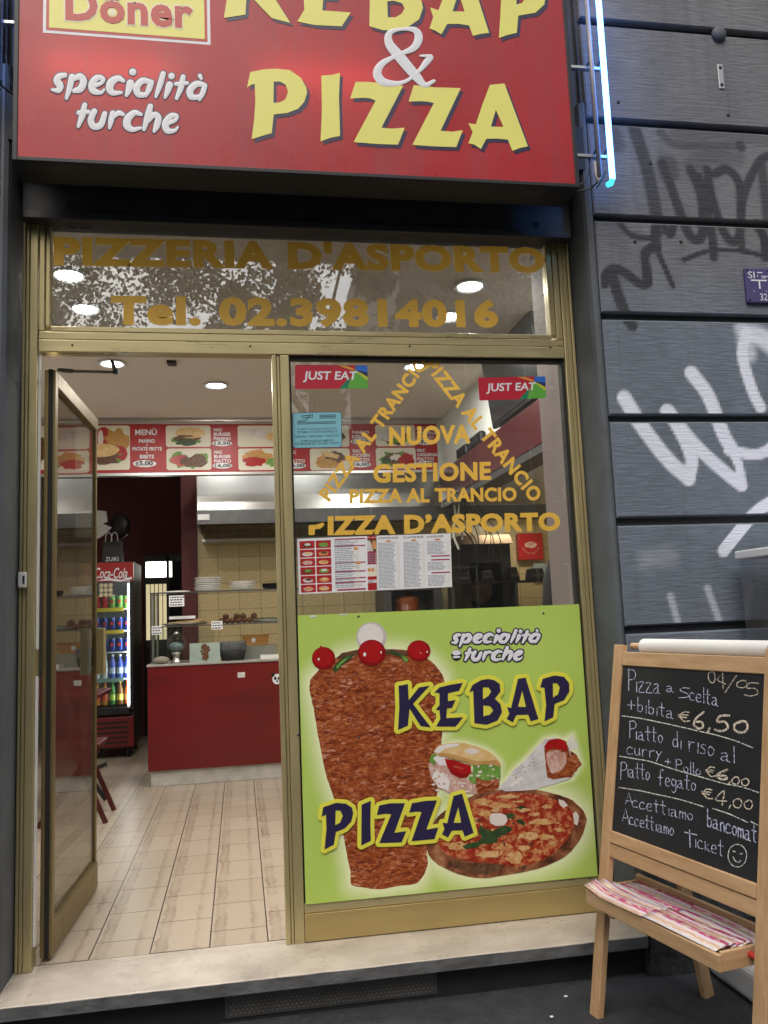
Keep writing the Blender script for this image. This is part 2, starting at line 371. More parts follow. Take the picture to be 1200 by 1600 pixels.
M['print_onion_rim'] = simple('onion_edge_print', (.62,.55,.56), .35, var=.15, scale=12)
M['print_bun_edge'] = simple('bun_edge_print', (.46,.22,.06), .4, scale=30, c2=(.60,.38,.14))
M['print_orange'] = simple('orange_food_print', (.60,.16,.04), .4, scale=50, c2=(.70,.42,.16))
M['print_chips'] = simple('chips_print', (.66,.40,.10), .4, scale=60, c2=(.34,.14,.03), stretch=(2,1,1))
M['print_wrap'] = simple('wrap_print', (.76,.75,.74), .4, scale=26, c2=(.52,.50,.52))
M['print_chicken'] = simple('chicken_print', (.74,.55,.48), .4, scale=42, c2=(.42,.17,.12))
M['print_egg'] = simple('white_food_print', (.80,.72,.66), .4, var=.1, scale=20)
M['print_onion'] = simple('onion_print', (.84,.80,.78), .35, var=.12, scale=9)
M['print_halo'] = simple('pale_print', (.86,.90,.62), .4, var=.03)
def meat_print():                        # printed photograph of layered, glistening meat: fibres run across, paler in the middle of the cone
    m, nt, b = newmat('kebab_print')
    v = coords(nt, (13, 1, 36)); a = noise(nt, v, 2.0, 5, .58, .30, .70, 1.6)
    v2 = coords(nt, (17, 1, 38)); f = noise(nt, v2, 1.7, 4, .55, .32, .68, 1.4)
    v3 = coords(nt, (6, 1, 9)); c = noise(nt, v3, 1.2, 4, .6, .35, .68)
    def ramp(src, els):
        rp = N(nt, 'ShaderNodeValToRGB'); e = rp.color_ramp.elements; e[0].position, e[0].color = els[0][0], (*els[0][1], 1); e[1].position, e[1].color = els[-1][0], (*els[-1][1], 1)
        for p, q in els[1:-1]: e.new(p).color = (*q, 1)
        nt.links.new(src, rp.inputs[0]); return rp.outputs[0]
    base = ramp(a, [(0, (.07,.012,.006)), (.3, (.24,.042,.012)), (.55, (.43,.105,.028)), (.8, (.56,.18,.055)), (1, (.70,.33,.17))])
    base = mixc(nt, f, mixc(nt, .42, base, (.10,.018,.006)), base)
    glint = ramp(f, [(.72, (0,0,0)), (.98, (1,1,1))]); gm = N(nt, 'ShaderNodeMath', operation='MULTIPLY'); nt.links.new(glint, gm.inputs[0]); nt.links.new(c, gm.inputs[1])
    base = mixc(nt, gm.outputs[0], base, (.82,.52,.42))
    base = mixc(nt, c, mixc(nt, .25, base, (.18,.035,.010)), base)
    nt.links.new(base, b.inputs['Base Color']); b.inputs['Roughness'].default_value = .3
    return m
M['print_kebab'] = meat_print()
def ramp_print(name, cols, sc=20, stretch=(1,1,1), det=7):
    m, nt, b = newmat(name); a = noise(nt, coords(nt, stretch), sc, det, .65, .25, .75, .4)
    rp = N(nt, 'ShaderNodeValToRGB'); e = rp.color_ramp.elements; e[0].color = (*cols[0], 1); e[1].color = (*cols[-1], 1)
    for i, c in enumerate(cols[1:-1]): e.new((i+1)/(len(cols)-1)).color = (*c, 1)
    nt.links.new(a, rp.inputs[0]); nt.links.new(rp.outputs[0], b.inputs['Base Color']); b.inputs['Roughness'].default_value = .35; return m
M['print_sauce'] = ramp_print('pizza_sauce_print', [(.10,.008,.006),(.26,.020,.010),(.38,.040,.016),(.60,.27,.11),(.30,.028,.014)], 42, det=5)
M['print_cheese'] = ramp_print('cheese_print', [(.34,.04,.015),(.52,.20,.07),(.62,.36,.14),(.68,.46,.24),(.42,.12,.04)], 30, det=5)
M['print_crust'] = ramp_print('pizza_crust_print', [(.02,.008,.006),(.08,.026,.014),(.22,.075,.032),(.42,.19,.09),(.62,.40,.28)], 14)
def panel_print():                       # lime sheet with the pale printed glow round the food pictures
    m, nt, b = newmat('lime_print'); at_ = N(nt, 'ShaderNodeAttribute', attribute_name='glow')
    base = mixc(nt, noise(nt, coords(nt), 3, 3), (.44,.61,.12), (.48,.65,.135))
    nt.links.new(mixc(nt, at_.outputs['Fac'], base, (.84,.90,.55)), b.inputs['Base Color']); b.inputs['Roughness'].default_value = .28; return m
M['lime'] = panel_print()
M['wood'] = simple('pale_pine', (.62,.41,.23), .5, scale=5, stretch=(9,9,.7), c2=(.46,.27,.13), bmp=.08)
M['wood_h'] = simple('pale_pine_rail', (.62,.41,.23), .5, scale=5, stretch=(1.2,1.2,12), c2=(.47,.28,.14), bmp=.08)
M['slate'] = simple('black_chalkboard', (.009,.010,.013), .6, var=0, scale=2.5, c2=(.030,.033,.038), bmp=.03, spec=.25)
def chalk(name, c):
    m, nt, b = newmat(name); out = nt.nodes['Material Output']; b.inputs['Base Color'].default_value = (*c, 1); b.inputs['Roughness'].default_value = .9
    tr = N(nt, 'ShaderNodeBsdfTransparent'); mx = N(nt, 'ShaderNodeMixShader'); nt.links.new(noise(nt, coords(nt), 190, 3, .6, .34, .56), mx.inputs[0])
    nt.links.new(tr.outputs[0], mx.inputs[1]); nt.links.new(b.outputs[0], mx.inputs[2]); nt.links.new(mx.outputs[0], out.inputs['Surface']); return m
M['chalk_blue'] = chalk('blue_white_chalk', (.62,.66,.90)); M['chalk_warm'] = chalk('cream_chalk', (.80,.70,.58)); M['chalk_white'] = chalk('white_chalk', (.75,.78,.74))
M['paper_roll'] = simple('paper_roll', (.80,.80,.78), .7, var=.03)
M['plaque'] = simple('violet_enamel', (.085,.075,.20), .35, var=.15)
M['white_plastic'] = simple('white_plastic', (.74,.76,.80), .35, var=.05)
M['neon'] = emis('lit_blue_neon', (.085,.30,1.0), 11.0)
M['neon_end'] = emis('teal_neon_tip', (.05,.75,.75), 1.5)
M['neon_off'] = simple('unlit_neon_glass', (.36,.34,.38), .25, var=.15)
M['lens'] = emis('lamp_lens', (1.0,.96,.88), 28)
M['window_light'] = emis('bright_rear_window', (1.0,.97,.86), 5)
M['fridge_light'] = emis('fridge_light_strip', (.92,.97,1.0), 18)
M['leaf'] = simple('plane_tree_leaf', (.055,.085,.03), .6, var=.4, scale=2)
M['bark'] = simple('plane_tree_bark', (.13,.11,.08), .85, var=.5, scale=6, bmp=.4)
M['render_grey'] = simple('grey_house_render', (.24,.225,.21), .8, var=.15, scale=1.5)
M['render_dark'] = simple('brown_house_render', (.17,.15,.14), .8, var=.15, scale=1.5)
M['pane_dark'] = simple('dark_window_pane', (.03,.035,.04), .12, var=.2)
def wall_paint():
    m, nt, b = newmat('painted_stone'); out = nt.nodes['Material Output']
    a = N(nt, 'ShaderNodeAttribute', attribute_name='spray'); sp = N(nt, 'ShaderNodeSeparateColor'); nt.links.new(a.outputs['Color'], sp.inputs[0])
    v = coords(nt, (7, 7, 60)); grain = noise(nt, v, 1.6, 8, .65, .25, .75)
    v2 = coords(nt, (1.6,1,1)); big = noise(nt, v2, 2.2, 6, .6, .3, .7)
    lift = N(nt, 'ShaderNodeMapRange'); sz = N(nt, 'ShaderNodeSeparateXYZ'); nt.links.new(coords(nt), sz.inputs[0]); lift.inputs[1].default_value = 2.45; lift.inputs[2].default_value = 2.85; nt.links.new(sz.outputs[2], lift.inputs[0])   # bluer below, turning greyer towards the top
    base = mixc(nt, lift.outputs[0], mixc(nt, big, (.145,.182,.235), (.205,.250,.315)), mixc(nt, big, (.150,.153,.170), (.235,.235,.25))); base = mixc(nt, grain, mixc(nt, .6, base, (.05,.055,.06)), base)
    scr = noise(nt, coords(nt, (4, 4, 75)), 1.5, 7, .72, .60, .70); base = mixc(nt, scr, base, mixc(nt, .4, base, (.04,.042,.05)))
    chip = noise(nt, coords(nt, (1,1,1.6)), 26, 4, .7, .70, .74); base = mixc(nt, chip, base, (.34,.34,.33))
    pit = noise(nt, coords(nt, (1,1,1.5), loc=(3,1,7)), 30, 5, .72, .70, .73); base = mixc(nt, pit, base, (.045,.045,.05))
    st = noise(nt, coords(nt, (9,9,.7)), 1.3, 5, .6, .55, .8)        # rain streaks
    base = mixc(nt, st, base, mixc(nt, .6, base, (.07,.07,.075)))
    def spray(fac, col, under):
        mu = N(nt, 'ShaderNodeMath', operation='MULTIPLY_ADD'); mu.inputs[1].default_value = .3; mu.inputs[2].default_value = .85; nt.links.new(grain, mu.inputs[0])
        mm = N(nt, 'ShaderNodeMath', operation='MULTIPLY', use_clamp=True); nt.links.new(mu.outputs[0], mm.inputs[0]); nt.links.new(fac, mm.inputs[1])
        return mixc(nt, mm.outputs[0], under, col)
    base = spray(sp.outputs[0], (.022,.024,.030), base); base = spray(sp.outputs[1], (.74,.78,.90), base)
    nt.links.new(base, b.inputs['Base Color']); b.inputs['Roughness'].default_value = .65
    bump(nt, b, grain, .45, .006); return m
M['wall'] = wall_paint()
M['wall_plain'] = simple('painted_reveal', (.110,.124,.142), .7, var=.35, scale=5, bmp=.25)

specks(M['marble'], (.12,.11,.10), 55, .70, .74); specks(M['marble'], (.42,.37,.31), 2.2, .52, .75, (.7,3,1)); specks(M['asphalt'], (.16,.165,.17), 130, .66, .72); specks(M['asphalt'], (.085,.09,.10), 2.5, .5, .75)
specks(M['counter_red'], (.09,.008,.01), 3, .5, .8, (.6,1,2)); specks(M['brass_plate'], (.22,.17,.08), 60, .72, .75); specks(M['brass_h'], (.16,.13,.07), 60, .74, .76)
# ================================================================== SETTING: ground
WY = -.2                                   # front of the stone wall; the shop window stands at y = 0
def sheet(name, x0, x1, y0, y1, z, m):
    b = MB(); b.add([(x0,y0,z),(x1,y0,z),(x1,y1,z),(x0,y1,z)], [(0,1,2,3)]); return struct(b.build(name, m))
b = MB(); b.box(-60, 60, -4.6, 0, -.45, -.15); struct(b.build('pavement', M['asphalt']))
sheet('road', -90, 90, -90, -4.6, -.28, M['road'])
b = MB(); b.box(-60, 60, -21.5, -15.4, -.45, -.16); struct(b.build('far_pavement', M['asphalt']))

# ================================================================== FACADE
fac = thing('shop_building', 'grey painted stone building front with grooved blocks and graffiti around the kebab shop', 'building', (2.3, WY, -.15))
def strokes_field(S, X, Z):
    out = np.zeros_like(X)
    for pts, r, op, soft in S:
        soft *= .6; op = min(op*1.12, 1)
        P = smooth_path(pts, 5)
        W_ = [at(u, v, WY) for (u, v) in P]
        d = np.full_like(X, 9.)
        for i in range(max(len(W_)-1, 1)):
            a = W_[i]; c = W_[min(i+1, len(W_)-1)]; dx, dz = c.x-a.x, c.z-a.z; L2 = dx*dx+dz*dz+1e-9
            t = np.clip(((X-a.x)*dx+(Z-a.z)*dz)/L2, 0, 1)
            d = np.minimum(d, np.hypot(X-a.x-t*dx, Z-a.z-t*dz))
        R = r/400.
        out = np.maximum(out, op*np.clip((R*(1+soft)-d)/(R*2*soft), 0, 1))
    return out
c5 = lambda L: [(960+x/4.706, 180+y/4.706) for x, y in L]
c6 = lambda L: [(860+x/3.2, 500+y/3.2) for x, y in L]
DARK = [(c5([(150,110),(190,230),(250,430),(300,680),(320,850)]), 12, .75, .35), (c5([(320,750),(300,880),(310,980)]), 9, .95, .2), (c5([(300,960),(370,1120),(432,1260)]), 5, .9, .25),
 (c5([(30,780),(120,880),(270,905)]), 5.5, .9, .3), (c5([(280,970),(225,1020),(235,1140),(245,1230),(180,1235),(80,1160),(0,1130),(-60,1170),(-75,1240)]), 8.5, .95, .18),
 (c5([(-20,1160),(20,1300),(90,1480),(130,1545)]), 10, .85, .2), (c5([(350,350),(400,480),(470,680),(540,860),(600,915),(650,860),(640,600),(560,400)]), 9, .85, .3),
 (c5([(390,370),(400,420)]), 20, .6, .5), (c5([(350,780),(410,880),(440,790)]), 7, .9, .25), (c5([(620,450),(680,700),(720,900),(730,1040)]), 8.5, .85, .3),
 (c5([(680,400),(720,620),(800,850),(870,930),(925,860),(920,520),(830,400),(740,430)]), 8.5, .85, .3), (c5([(935,955),(925,800),(960,560),(1060,350),(1129,300)]), 8, .8, .35),
 (c5([(1040,800),(1100,900),(1110,1040)]), 9, .9, .25), (c5([(1080,350),(1110,600),(1125,760)]), 9, .7, .4), (c5([(510,1065),(650,1010),(800,990),(1000,1010),(1129,1060),(1250,1140)]), 4.5, .95, .2),
 (c5([(340,130),(450,215),(700,225),(930,230)]), 8, .5, .5), (c5([(450,130),(800,150),(1129,190)]), 11, .28, .6), (c5([(925,220),(930,235)]), 10, .75, .3),
 (c5([(560,380),(700,300),(900,320)]), 16, .35, .7), (c5([(-40,100),(0,150),(20,220)]), 14, .5, .6)]
WHITE = [(c6([(370,390),(450,520),(580,690),(690,790)]), 12.5, 1, .22), (c6([(690,790),(705,690),(640,540),(580,455)]), 11, 1, .2), (c6([(590,455),(720,620),(860,750),(955,825)]), 11, 1, .2),
 (c6([(960,830),(940,720),(900,650)]), 8, 1, .2), (c6([(705,265),(790,380),(860,560),(910,650)]), 12, 1, .22), (c6([(890,650),(1000,670),(1088,650),(1200,520),(1290,350)]), 9, 1, .2),
 (c6([(985,60),(960,170),(1005,340),(1050,435)]), 10, 1, .25), (c6([(980,70),(1060,90),(1150,170),(1220,330)]), 17, .8, .6), (c6([(960,40),(990,170)]), 14, .6, .7),
 (c6([(865,1155),(920,1085),(1010,980),(1088,920),(1230,860)]), 10, 1, .2), (c6([(600,1380),(645,1540)]), 5.5, .4, .6), (c6([(785,1340),(850,1520)]), 5.5, .45, .6), (c6([(480,1200),(600,1180)]), 16, .14, .8)]
def block(x0, x1, z0, z1, fine, name='stone_block', xt=None):
    b = MB(); ch = .006
    nx = max(int((x1-x0)/(.009 if fine else .2)), 1); nz = max(int((z1-z0)/(.009 if fine else .2)), 1)
    X, Z = np.meshgrid(np.linspace(x0+ch, x1-ch, nx+1), np.linspace(z0+ch, z1-ch, nz+1))
    vs = [(x, WY, z) for x, z in zip(X.ravel(), Z.ravel())]
    fs = [(j*(nx+1)+i, j*(nx+1)+i+1, (j+1)*(nx+1)+i+1, (j+1)*(nx+1)+i) for j in range(nz) for i in range(nx)]
    b.add(vs, fs); nfront = len(vs)
    A = (x0, WY+ch, z0), (x1, WY+ch, z0), (x1, WY+ch, z1), (x0, WY+ch, z1)
    Bk = (x0, WY+.035, z0), (x1, WY+.035, z0), (x1, WY+.035, z1), (x0, WY+.035, z1)
    Fr = (x0+ch, WY, z0+ch), (x1-ch, WY, z0+ch), (x1-ch, WY, z1-ch), (x0+ch, WY, z1-ch)
    for k in range(4):
        j = (k+1) % 4; b.add([Fr[k], A[k], A[j], Fr[j]], [(0,1,2,3)]); b.add([A[k], Bk[k], Bk[j], A[j]], [(0,1,2,3)])
    o = b.build(name, M['wall'], fac)
    me = o.data; ca = me.color_attributes.new('spray', 'FLOAT_COLOR', 'POINT')
    XZ = np.array([(p[0], p[2]) for p in b.v]); col = np.zeros((len(XZ), 4)); col[:, 3] = 1
    if fine:
        col[:, 0] = strokes_field(DARK, XZ[:, 0], XZ[:, 1]); col[:, 1] = strokes_field(WHITE, XZ[:, 0], XZ[:, 1])
    ca.data.foreach_set('color', col.ravel()); return o
grooves = [.64, .672, 1.081, 1.111, 1.505, 1.537, 1.925, 1.954, 2.352, 2.383, 2.775, 2.803, 3.207, 3.235, 3.66, 3.69, 4.10]
XE = 2.292
for k in range(1, len(grooves), 2):
    z0, z1 = grooves[k], (grooves[k+1] if k+1 < len(grooves) else grooves[k]+.43)
    vis = z0 > .9 and z0 < 3.6
    block(XE, 3.19, z0, z1, vis); block(3.19, 4.7, z0, z1, False); block(4.7, 7.5, z0, z1, False)
    block(-1.2, -.022, z0, z1, False); block(-4, -1.2, z0, z1, False)
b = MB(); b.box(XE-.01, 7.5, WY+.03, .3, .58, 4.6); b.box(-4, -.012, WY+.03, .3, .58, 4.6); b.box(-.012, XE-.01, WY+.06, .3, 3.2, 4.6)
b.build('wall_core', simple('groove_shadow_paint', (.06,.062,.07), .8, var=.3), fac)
b = MB()                                                        # smooth reveals with a rounded arris on both sides of the opening
for sgn, x in ((1, 2.256), (-1, .010)):
    prof = [(x, .08), (x, WY+.035), (x+sgn*.006, WY+.012), (x+sgn*.02, WY+.001), (x+sgn*.031, WY+.006)]
    b = MB()
    for (a, c) in zip(prof[:-1], prof[1:]):
        q = [(a[0],a[1],-.15),(c[0],c[1],-.15),(c[0],c[1],3.3),(a[0],a[1],3.3)]
        b.add(q, [(0,1,2,3) if sgn < 0 else (3,2,1,0)])
    b.build('door_reveal', M['wall_plain'], fac)
def rough_slab(name, x0, x1, y0, z0, z1, seed):
    b = MB(); nx = int((x1-x0)/.03); nz = int((z1-z0)/.03)
    vs = []
    for j in range(nz+1):
        for i in range(nx+1):
            x = x0+(x1-x0)*i/nx; z = z0+(z1-z0)*j/nz
            vs.append((x, y0-.012*mnoise.noise(Vector((x*14, z*14, seed)))-.006*mnoise.noise(Vector((x*45, z*45, seed))), z))
    b.add(vs, [(j*(nx+1)+i, j*(nx+1)+i+1, (j+1)*(nx+1)+i+1, (j+1)*(nx+1)+i) for j in range(nz) for i in range(nx)], 0, True)
    b.box(x0+.001, x1-.001, y0+.02, .2, z0, z1-.02); b.add([(x0,y0+.001,z1),(x1,y0+.001,z1),(x1,WY+.04,z1+.012),(x0,WY+.04,z1+.012)], [(0,1,2,3)])
    b.add([(x0,y0+.005,z0),(x0,y0+.005,z1),(x0,.05,z1),(x0,.05,z0)], [(0,1,2,3)])
    return b.build(name, M['plinth'], fac)
rough_slab('stone_plinth', 2.262, 3.6, -.262, -.15, .632, 1); rough_slab('stone_plinth', 3.604, 7.5, -.262, -.15, .632, 5); rough_slab('stone_plinth', -3.2, -.03, -.262, -.15, .632, 9)
b = MB()
for (u, v) in ((966, 160), (1138, 180), (992, 378), (1064, 378), (1016, 255)):
    p = at(u, v, WY); b.lathe([(0,-.001),(.008,-.001),(.009,.004)], p, 10, 0, 'y')
b.build('drill_hole', M['gap'], fac)
p = at(1122, 55, WY); b = MB(); b.ball((p.x, p.y-.006, p.z), .034, n=14, sq=(1,.6,1)); tag(b.build('round_wall_stud', M['wall_plain']), 'round grey painted stud on the wall above the old fixing plate', 'wall stud')
p = at(1126, 120, WY); t = thing('fixing_plate', 'small pale fixing plate with two screw holes high on the grey wall', 'plate', p)
b = MB(); b.box(p.x-.013, p.x+.013, p.y-.004, p.y-.0005, p.z-.058, p.z+.058); b.build('plate', M['steel'], t, .002)
b = MB(); [b.lathe([(0,-.006),(.007,-.006),(.008,-.004)], (p.x, p.y, p.z+s), 10, 0, 'y') for s in (.04, -.04)]; b.build('screw_hole', M['gap'], t)

# shutter housing over the window
t = thing('shutter_housing', 'dark painted steel roller shutter housing under the red sign', 'shutter', (1.13, -.06, 2.76))
b = MB(); b.box(.02, 2.248, -.055, .06, 2.762, 3.2); b.build('lintel_plate', M['lintel'], t, .004)
b = MB(); b.box(.03, 2.24, -.075, -.0555, 2.755, 2.785); b.build('bottom_bar', M['lintel'], t, .003)
b = MB()
for u, v in ((109, 318), (838, 350)):
    p = at(u, v, -.06); b.box(p.x-.013, p.x+.013, -.0575, -.052, p.z-.012, p.z+.012)
b.build('slot', M['gap'], t)
for u, v in ((272, 338), (376, 338), (484, 344), (588, 348), (688, 352)):
    p = at(u, v, -.07); b = MB(); b.ball((p.x, -.058, p.z), .02, 0, 10, (1.2,.5,.7), .4); b.build('rusty_bolt', simple('rust', (.03,.02,.016), .9, var=.5), t)
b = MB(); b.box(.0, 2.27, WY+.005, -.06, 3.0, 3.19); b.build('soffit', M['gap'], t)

# ------------------------------------------------------------------ sign
SY = -.36
sign = thing('shop_sign', 'big red box sign reading kebap and pizza in yellow letters above the door', 'sign', (1.11, SY, 2.82))
SX0, SX1, SZ0, SZ1 = .060, 2.163, 2.826, 3.72
b = MB(); fr = .017; b.box(SX0, SX1, WY-.008, WY-.002, SZ0, SZ1); b.box(SX0, SX0+.004, SY+.004, WY-.0085, SZ0, SZ1); b.box(SX1-.004, SX1, SY+.004, WY-.0085, SZ0, SZ1); b.box(SX0+.0045, SX1-.0045, SY+.004, WY-.0085, SZ0, SZ0+.004); b.box(SX0+.0045, SX1-.0045, SY+.004, WY-.0085, SZ1-.004, SZ1)
b.box(SX0, SX0+fr, SY-.004, SY+.003, SZ0, SZ1); b.box(SX1-fr, SX1, SY-.004, SY+.003, SZ0, SZ1); b.box(SX0+fr, SX1-fr, SY-.004, SY+.003, SZ0, SZ0+.015); b.box(SX0+fr, SX1-fr, SY-.004, SY+.003, SZ1-.015, SZ1)
b.build('sign_box', M['sign_frame'], sign, .002)
b = MB(); b.add([(SX0+.006,SY,SZ0+.006),(SX1-.006,SY,SZ0+.006),(SX1-.006,SY,SZ1-.006),(SX0+.006,SY,SZ1-.006)], [(0,1,2,3)]); face_o = b.build('red_face', M['sign_red'], sign)
for xa, xb, zz in ((.16,.62,3.20), (.92,1.42,3.22)):
    b = MB(); b.cyl((xa,SY+.075,zz), (xb,SY+.075,zz), .013, 12); b.build('inner_tube', M['sign_tube'], sign)
fS = lambda u, v: at(u, v, SY-.0008)
NF = (0, -1, 0)
g1 = lambda L: [(340+x/4.615, y/4.615) for x, y in L]
g2 = lambda L: [(580+x/4.286, y/4.286) for x, y in L]
SIGN_LETTERS = [
 (g1([(45,130),(65,0),(80,-230),(230,-250),(207,-70),(330,-250),(480,-260),(320,-90),(420,0),(525,165),(390,130),(265,0),(225,-45),(207,0),(200,105)]),),
 (g1([(575,155),(625,70),(620,-30),(635,-220),(600,-240),(780,-245),(960,-260),(900,-160),(770,-160),(765,-90),(880,-95),(850,-10),(762,-15),(755,75),(860,82),(960,90),(895,190),(700,180)]),),
 ([(577,41),(578,-10),(577,-60),(640,-62),(655,-50),(657,-26),(645,-12),(658,0),(661,12),(655,30),(638,42),(620,48),(598,47)], [(605,2),(606,27),(618,27),(628,21),(632,13),(628,5),(615,1)], [(605,-48),(605,-18),(620,-22),(627,-34),(618,-46)]),
 (g2([(395,50),(450,68),(480,-10),(540,-180),(660,-190),(700,-60),(790,220),(735,227),(680,240),(655,170),(585,160),(510,160),(470,230),(430,205),(390,190),(415,115)]), g2([(585,-50),(545,75),(625,78)])),
 (g2([(855,255),(870,0),(862,-150),(950,-175),(1050,-170),(1140,-110),(1168,-30),(1160,30),(1100,85),(985,105),(975,220),(910,235)]), g2([(973,-75),(973,30),(1010,20),(1040,-20),(1015,-70)])),
 (g1([(212,632),(235,520),(330,500),(420,495),(520,505),(600,560),(640,630),(645,670),(625,735),(580,785),(500,815),(405,825),(390,960),(320,980),(245,1005),(265,850),(272,730),(268,605),(240,612)]), g1([(405,588),(403,742),(450,738),(490,715),(508,660),(490,610),(450,588)])),
 (g1([(748,545),(820,540),(883,525),(875,700),(880,860),(883,980),(810,995),(742,1020),(752,800)]),),
 ([(555.6,128),(575,128),(600,130),(630,134),(596,199.5),(612,201),(632.5,199.5),(622,226),(590,225),(552.4,222),(587,157),(578,153.5),(568,152.8),(547,154)],),
 (g2([(285,570),(430,585),(600,590),(465,875),(540,882),(613,872),(570,985),(420,980),(275,970),(420,690),(370,680),(340,678),(250,680)]),),
 (g2([(650,825),(700,832),(745,700),(795,568),(850,563),(892,558),(960,740),(1050,980),(1000,990),(945,1010),(915,935),(840,928),(770,930),(735,998),(690,968),(650,960),(680,885)]), g2([(835,735),(802,848),(885,850)]))]
b = MB(); sh = MB()
for L in SIGN_LETTERS:
    b.poly([[at(u, v, SY-.0022) for u, v in lp] for lp in L]); sh.poly([[at(u+4.6, v+5.6, SY-.001) for u, v in lp] for lp in L])
sh.build('letter_shadow', M['letter_navy'], face_o, face=NF)
b.build('yellow_lettering', M['letter_yellow'], face_o, face=NF)
b = MB(); stroke(b, [(580+x/4.286, y/4.286, r/4.286) for x, y, r in [(420,543,12),(360,568,18),(300,510,31),(190,380,35),(120,290,29),(125,220,20),(200,196,10),(290,200,20),(318,250,28),(285,320,24),(180,368,12),(75,425,22),(40,490,29),(75,545,28),(160,560,18),(240,540,12),(320,475,14),(375,410,22),(400,378,14),(330,374,7)]], lambda u, v: at(u, v, SY-.0026), NF, .0008); b.build('ampersand', M['letter_white'], face_o)
SPEC = [[(205,470,16),(170,478,20),(155,505,22),(175,535,22),(165,565,18),(125,562,8)], [(250,480,20),(235,550,18),(215,615,11)], [(262,492,16),(300,478,20),(322,508,22),(303,555,22),(265,568,15)],
 [(375,540,16),(430,522,12),(445,495,14),(410,485,18),(377,520,22),(382,565,22),(430,580,12),(452,560,7)], [(570,505,13),(540,490,19),(500,510,24),(485,550,24),(505,580,18),(560,580,9)],
 [(615,520,24),(605,560,20),(592,595,12)], [(630,450,23)], [(735,510,16),(690,505,20),(655,545,22),(665,588,20),(710,590,15),(735,550,12)], [(745,515,18),(730,560,18),(712,600,10)],
 [(820,460,17),(800,530,18),(775,605,10)], [(860,530,22),(848,570,18),(832,610,10)], [(872,475,21)], [(945,480,16),(930,550,18),(905,615,12)], [(900,525,13),(970,520,12)],
 [(1075,530,14),(1030,525,20),(990,560,22),(995,603,20),(1045,605,14),(1070,570,13)], [(1080,535,16),(1068,580,16),(1048,625,9)], [(1050,474,14),(1058,492,10)],
 [(330,655,16),(315,720,20),(290,790,11)], [(290,705,14),(355,700,13)], [(390,695,18),(368,750,20),(385,790,20),(430,780,20),(455,710,16)], [(505,705,16),(495,750,18),(485,800,10)], [(505,735,12),(540,707,16),(570,715,12)],
 [(680,715,12),(640,705,18),(600,740,24),(595,785,24),(630,810,16),(680,800,9)], [(740,665,18),(720,740,20),(700,810,12)], [(720,765,12),(760,718,18),(790,735,20),(780,785,20),(765,820,12)],
 [(840,775,14),(895,752,12),(905,725,12),(870,725,18),(835,770,22),(845,815,20),(890,817,12),(912,795,7)]]
b = MB(); o_ = MB()
for S in SPEC:
    P = [(50+x/4, y/4, r/4) for x, y, r in S]
    stroke(o_, P, lambda u, v: at(u, v, SY-.0008), NF, .0006, grow=1.7); stroke(b, P, lambda u, v: at(u, v, SY-.0018), NF, .0006)
o_.build('letter_outline', M['letter_navy'], face_o); b.build('white_lettering', M['letter_white'], face_o)
# small yellow logo panel in the sign's corner
a_ = at(67, 52.5, SY); c_ = at(329, 69, SY); pz = .5*(a_.z+c_.z)
b = MB(); x0, x1 = a_.x, c_.x; e = 0
for i, (inset, mi, dep) in enumerate(((0, 0, .0006), (.011, 1, .0012), (.021, 2, .0018))):
    b.add([(x0+inset, SY-dep, pz+inset), (x1-inset, SY-dep, pz+inset), (x1-inset, SY-dep, 3.66-inset), (x0+inset, SY-dep, 3.66-inset)], [(0,1,2,3)], mi)
lp_o = b.build('logo_panel', [M['letter_white'], M['letter_red'], M['letter_yellow']], sign, face=NF)
b = MB(); text_px(b, 'Döner', (102,-19), (301,-4), (102,31.5), SY-.0032, 0, .035, space=1.06); text_px(b, 'Döner', (99.5,-21.5), (303.5,-6.5), (99.5,34), SY-.0025, 1, .065, space=1.06)
b.build('logo_lettering', [M['letter_red'], M['cream_vinyl']], lp_o, face=NF)

# ------------------------------------------------------------------ neon tubes beside the sign
def neon(x_lit, x_off, y, z0, z1, sgn, label, zlist, boxx):
    t = thing('neon_light', label, 'neon light', (x_lit, y, z0))
    b = MB(); b.tube([(x_lit, y, z1), (x_lit, y, z0+.05), (x_lit, y, z0+.01)], .0115, 12); b.build('lit_tube', M['neon'], t)
    b = MB(); b.tube([(x_lit, y, z0+.012), (x_lit-.003, y+.012, z0-.004), (x_lit-.006, y+.03, z0+.002)], .011, 12); b.build('tube_tip', M['neon_end'], t)
    b = MB(); b.tube([(x_off, y+.01, z1), (x_off, y+.01, z0+.02)], .0095, 12); b.tube([(x_off, y+.01, z0+.02), (x_off-.004, y+.018, z0+.004), (x_off-.012, y+.02, z0+.03), (x_off-.012, y+.02, z0+.09)], .007, 8); b.build('unlit_tube', M['neon_off'], t)
    for zz in zlist:
        b = MB(); xa, xb = sorted((boxx, x_lit)); b.box(xa, xb, y+.03, y+.05, zz-.008, zz+.004); b.build('bracket', M['steel'], t, .001)
        b = MB(); [b.tube([(xx, y+.04, zz), (xx+.012, y+.012, zz+.03)], .004, 6) for xx in (x_off-.01, x_lit-.014)]; b.build('tube_clip', M['black'], t)
    b = MB(); b.tube(smooth_path([(x_off-.004, y+.018, z0+.01), (x_off-sgn*.03, y+.04, z0-.012), (boxx+sgn*.01, y+.06, z0-.02)], 6), .0035, 6); b.tube(smooth_path([(x_lit-sgn*.01, y+.03, z0+.06), (x_lit-sgn*.03, y+.04, z0+.02), (x_off, y+.05, z0-.005)], 6), .003, 6); b.tube(smooth_path([(x_off-sgn*.02, y+.04, z0+.13), (x_off-sgn*.035, y+.05, z0+.04), (boxx+sgn*.01, y+.06, z0-.01)], 6), .003, 6); b.build('cable', M['black'], t)
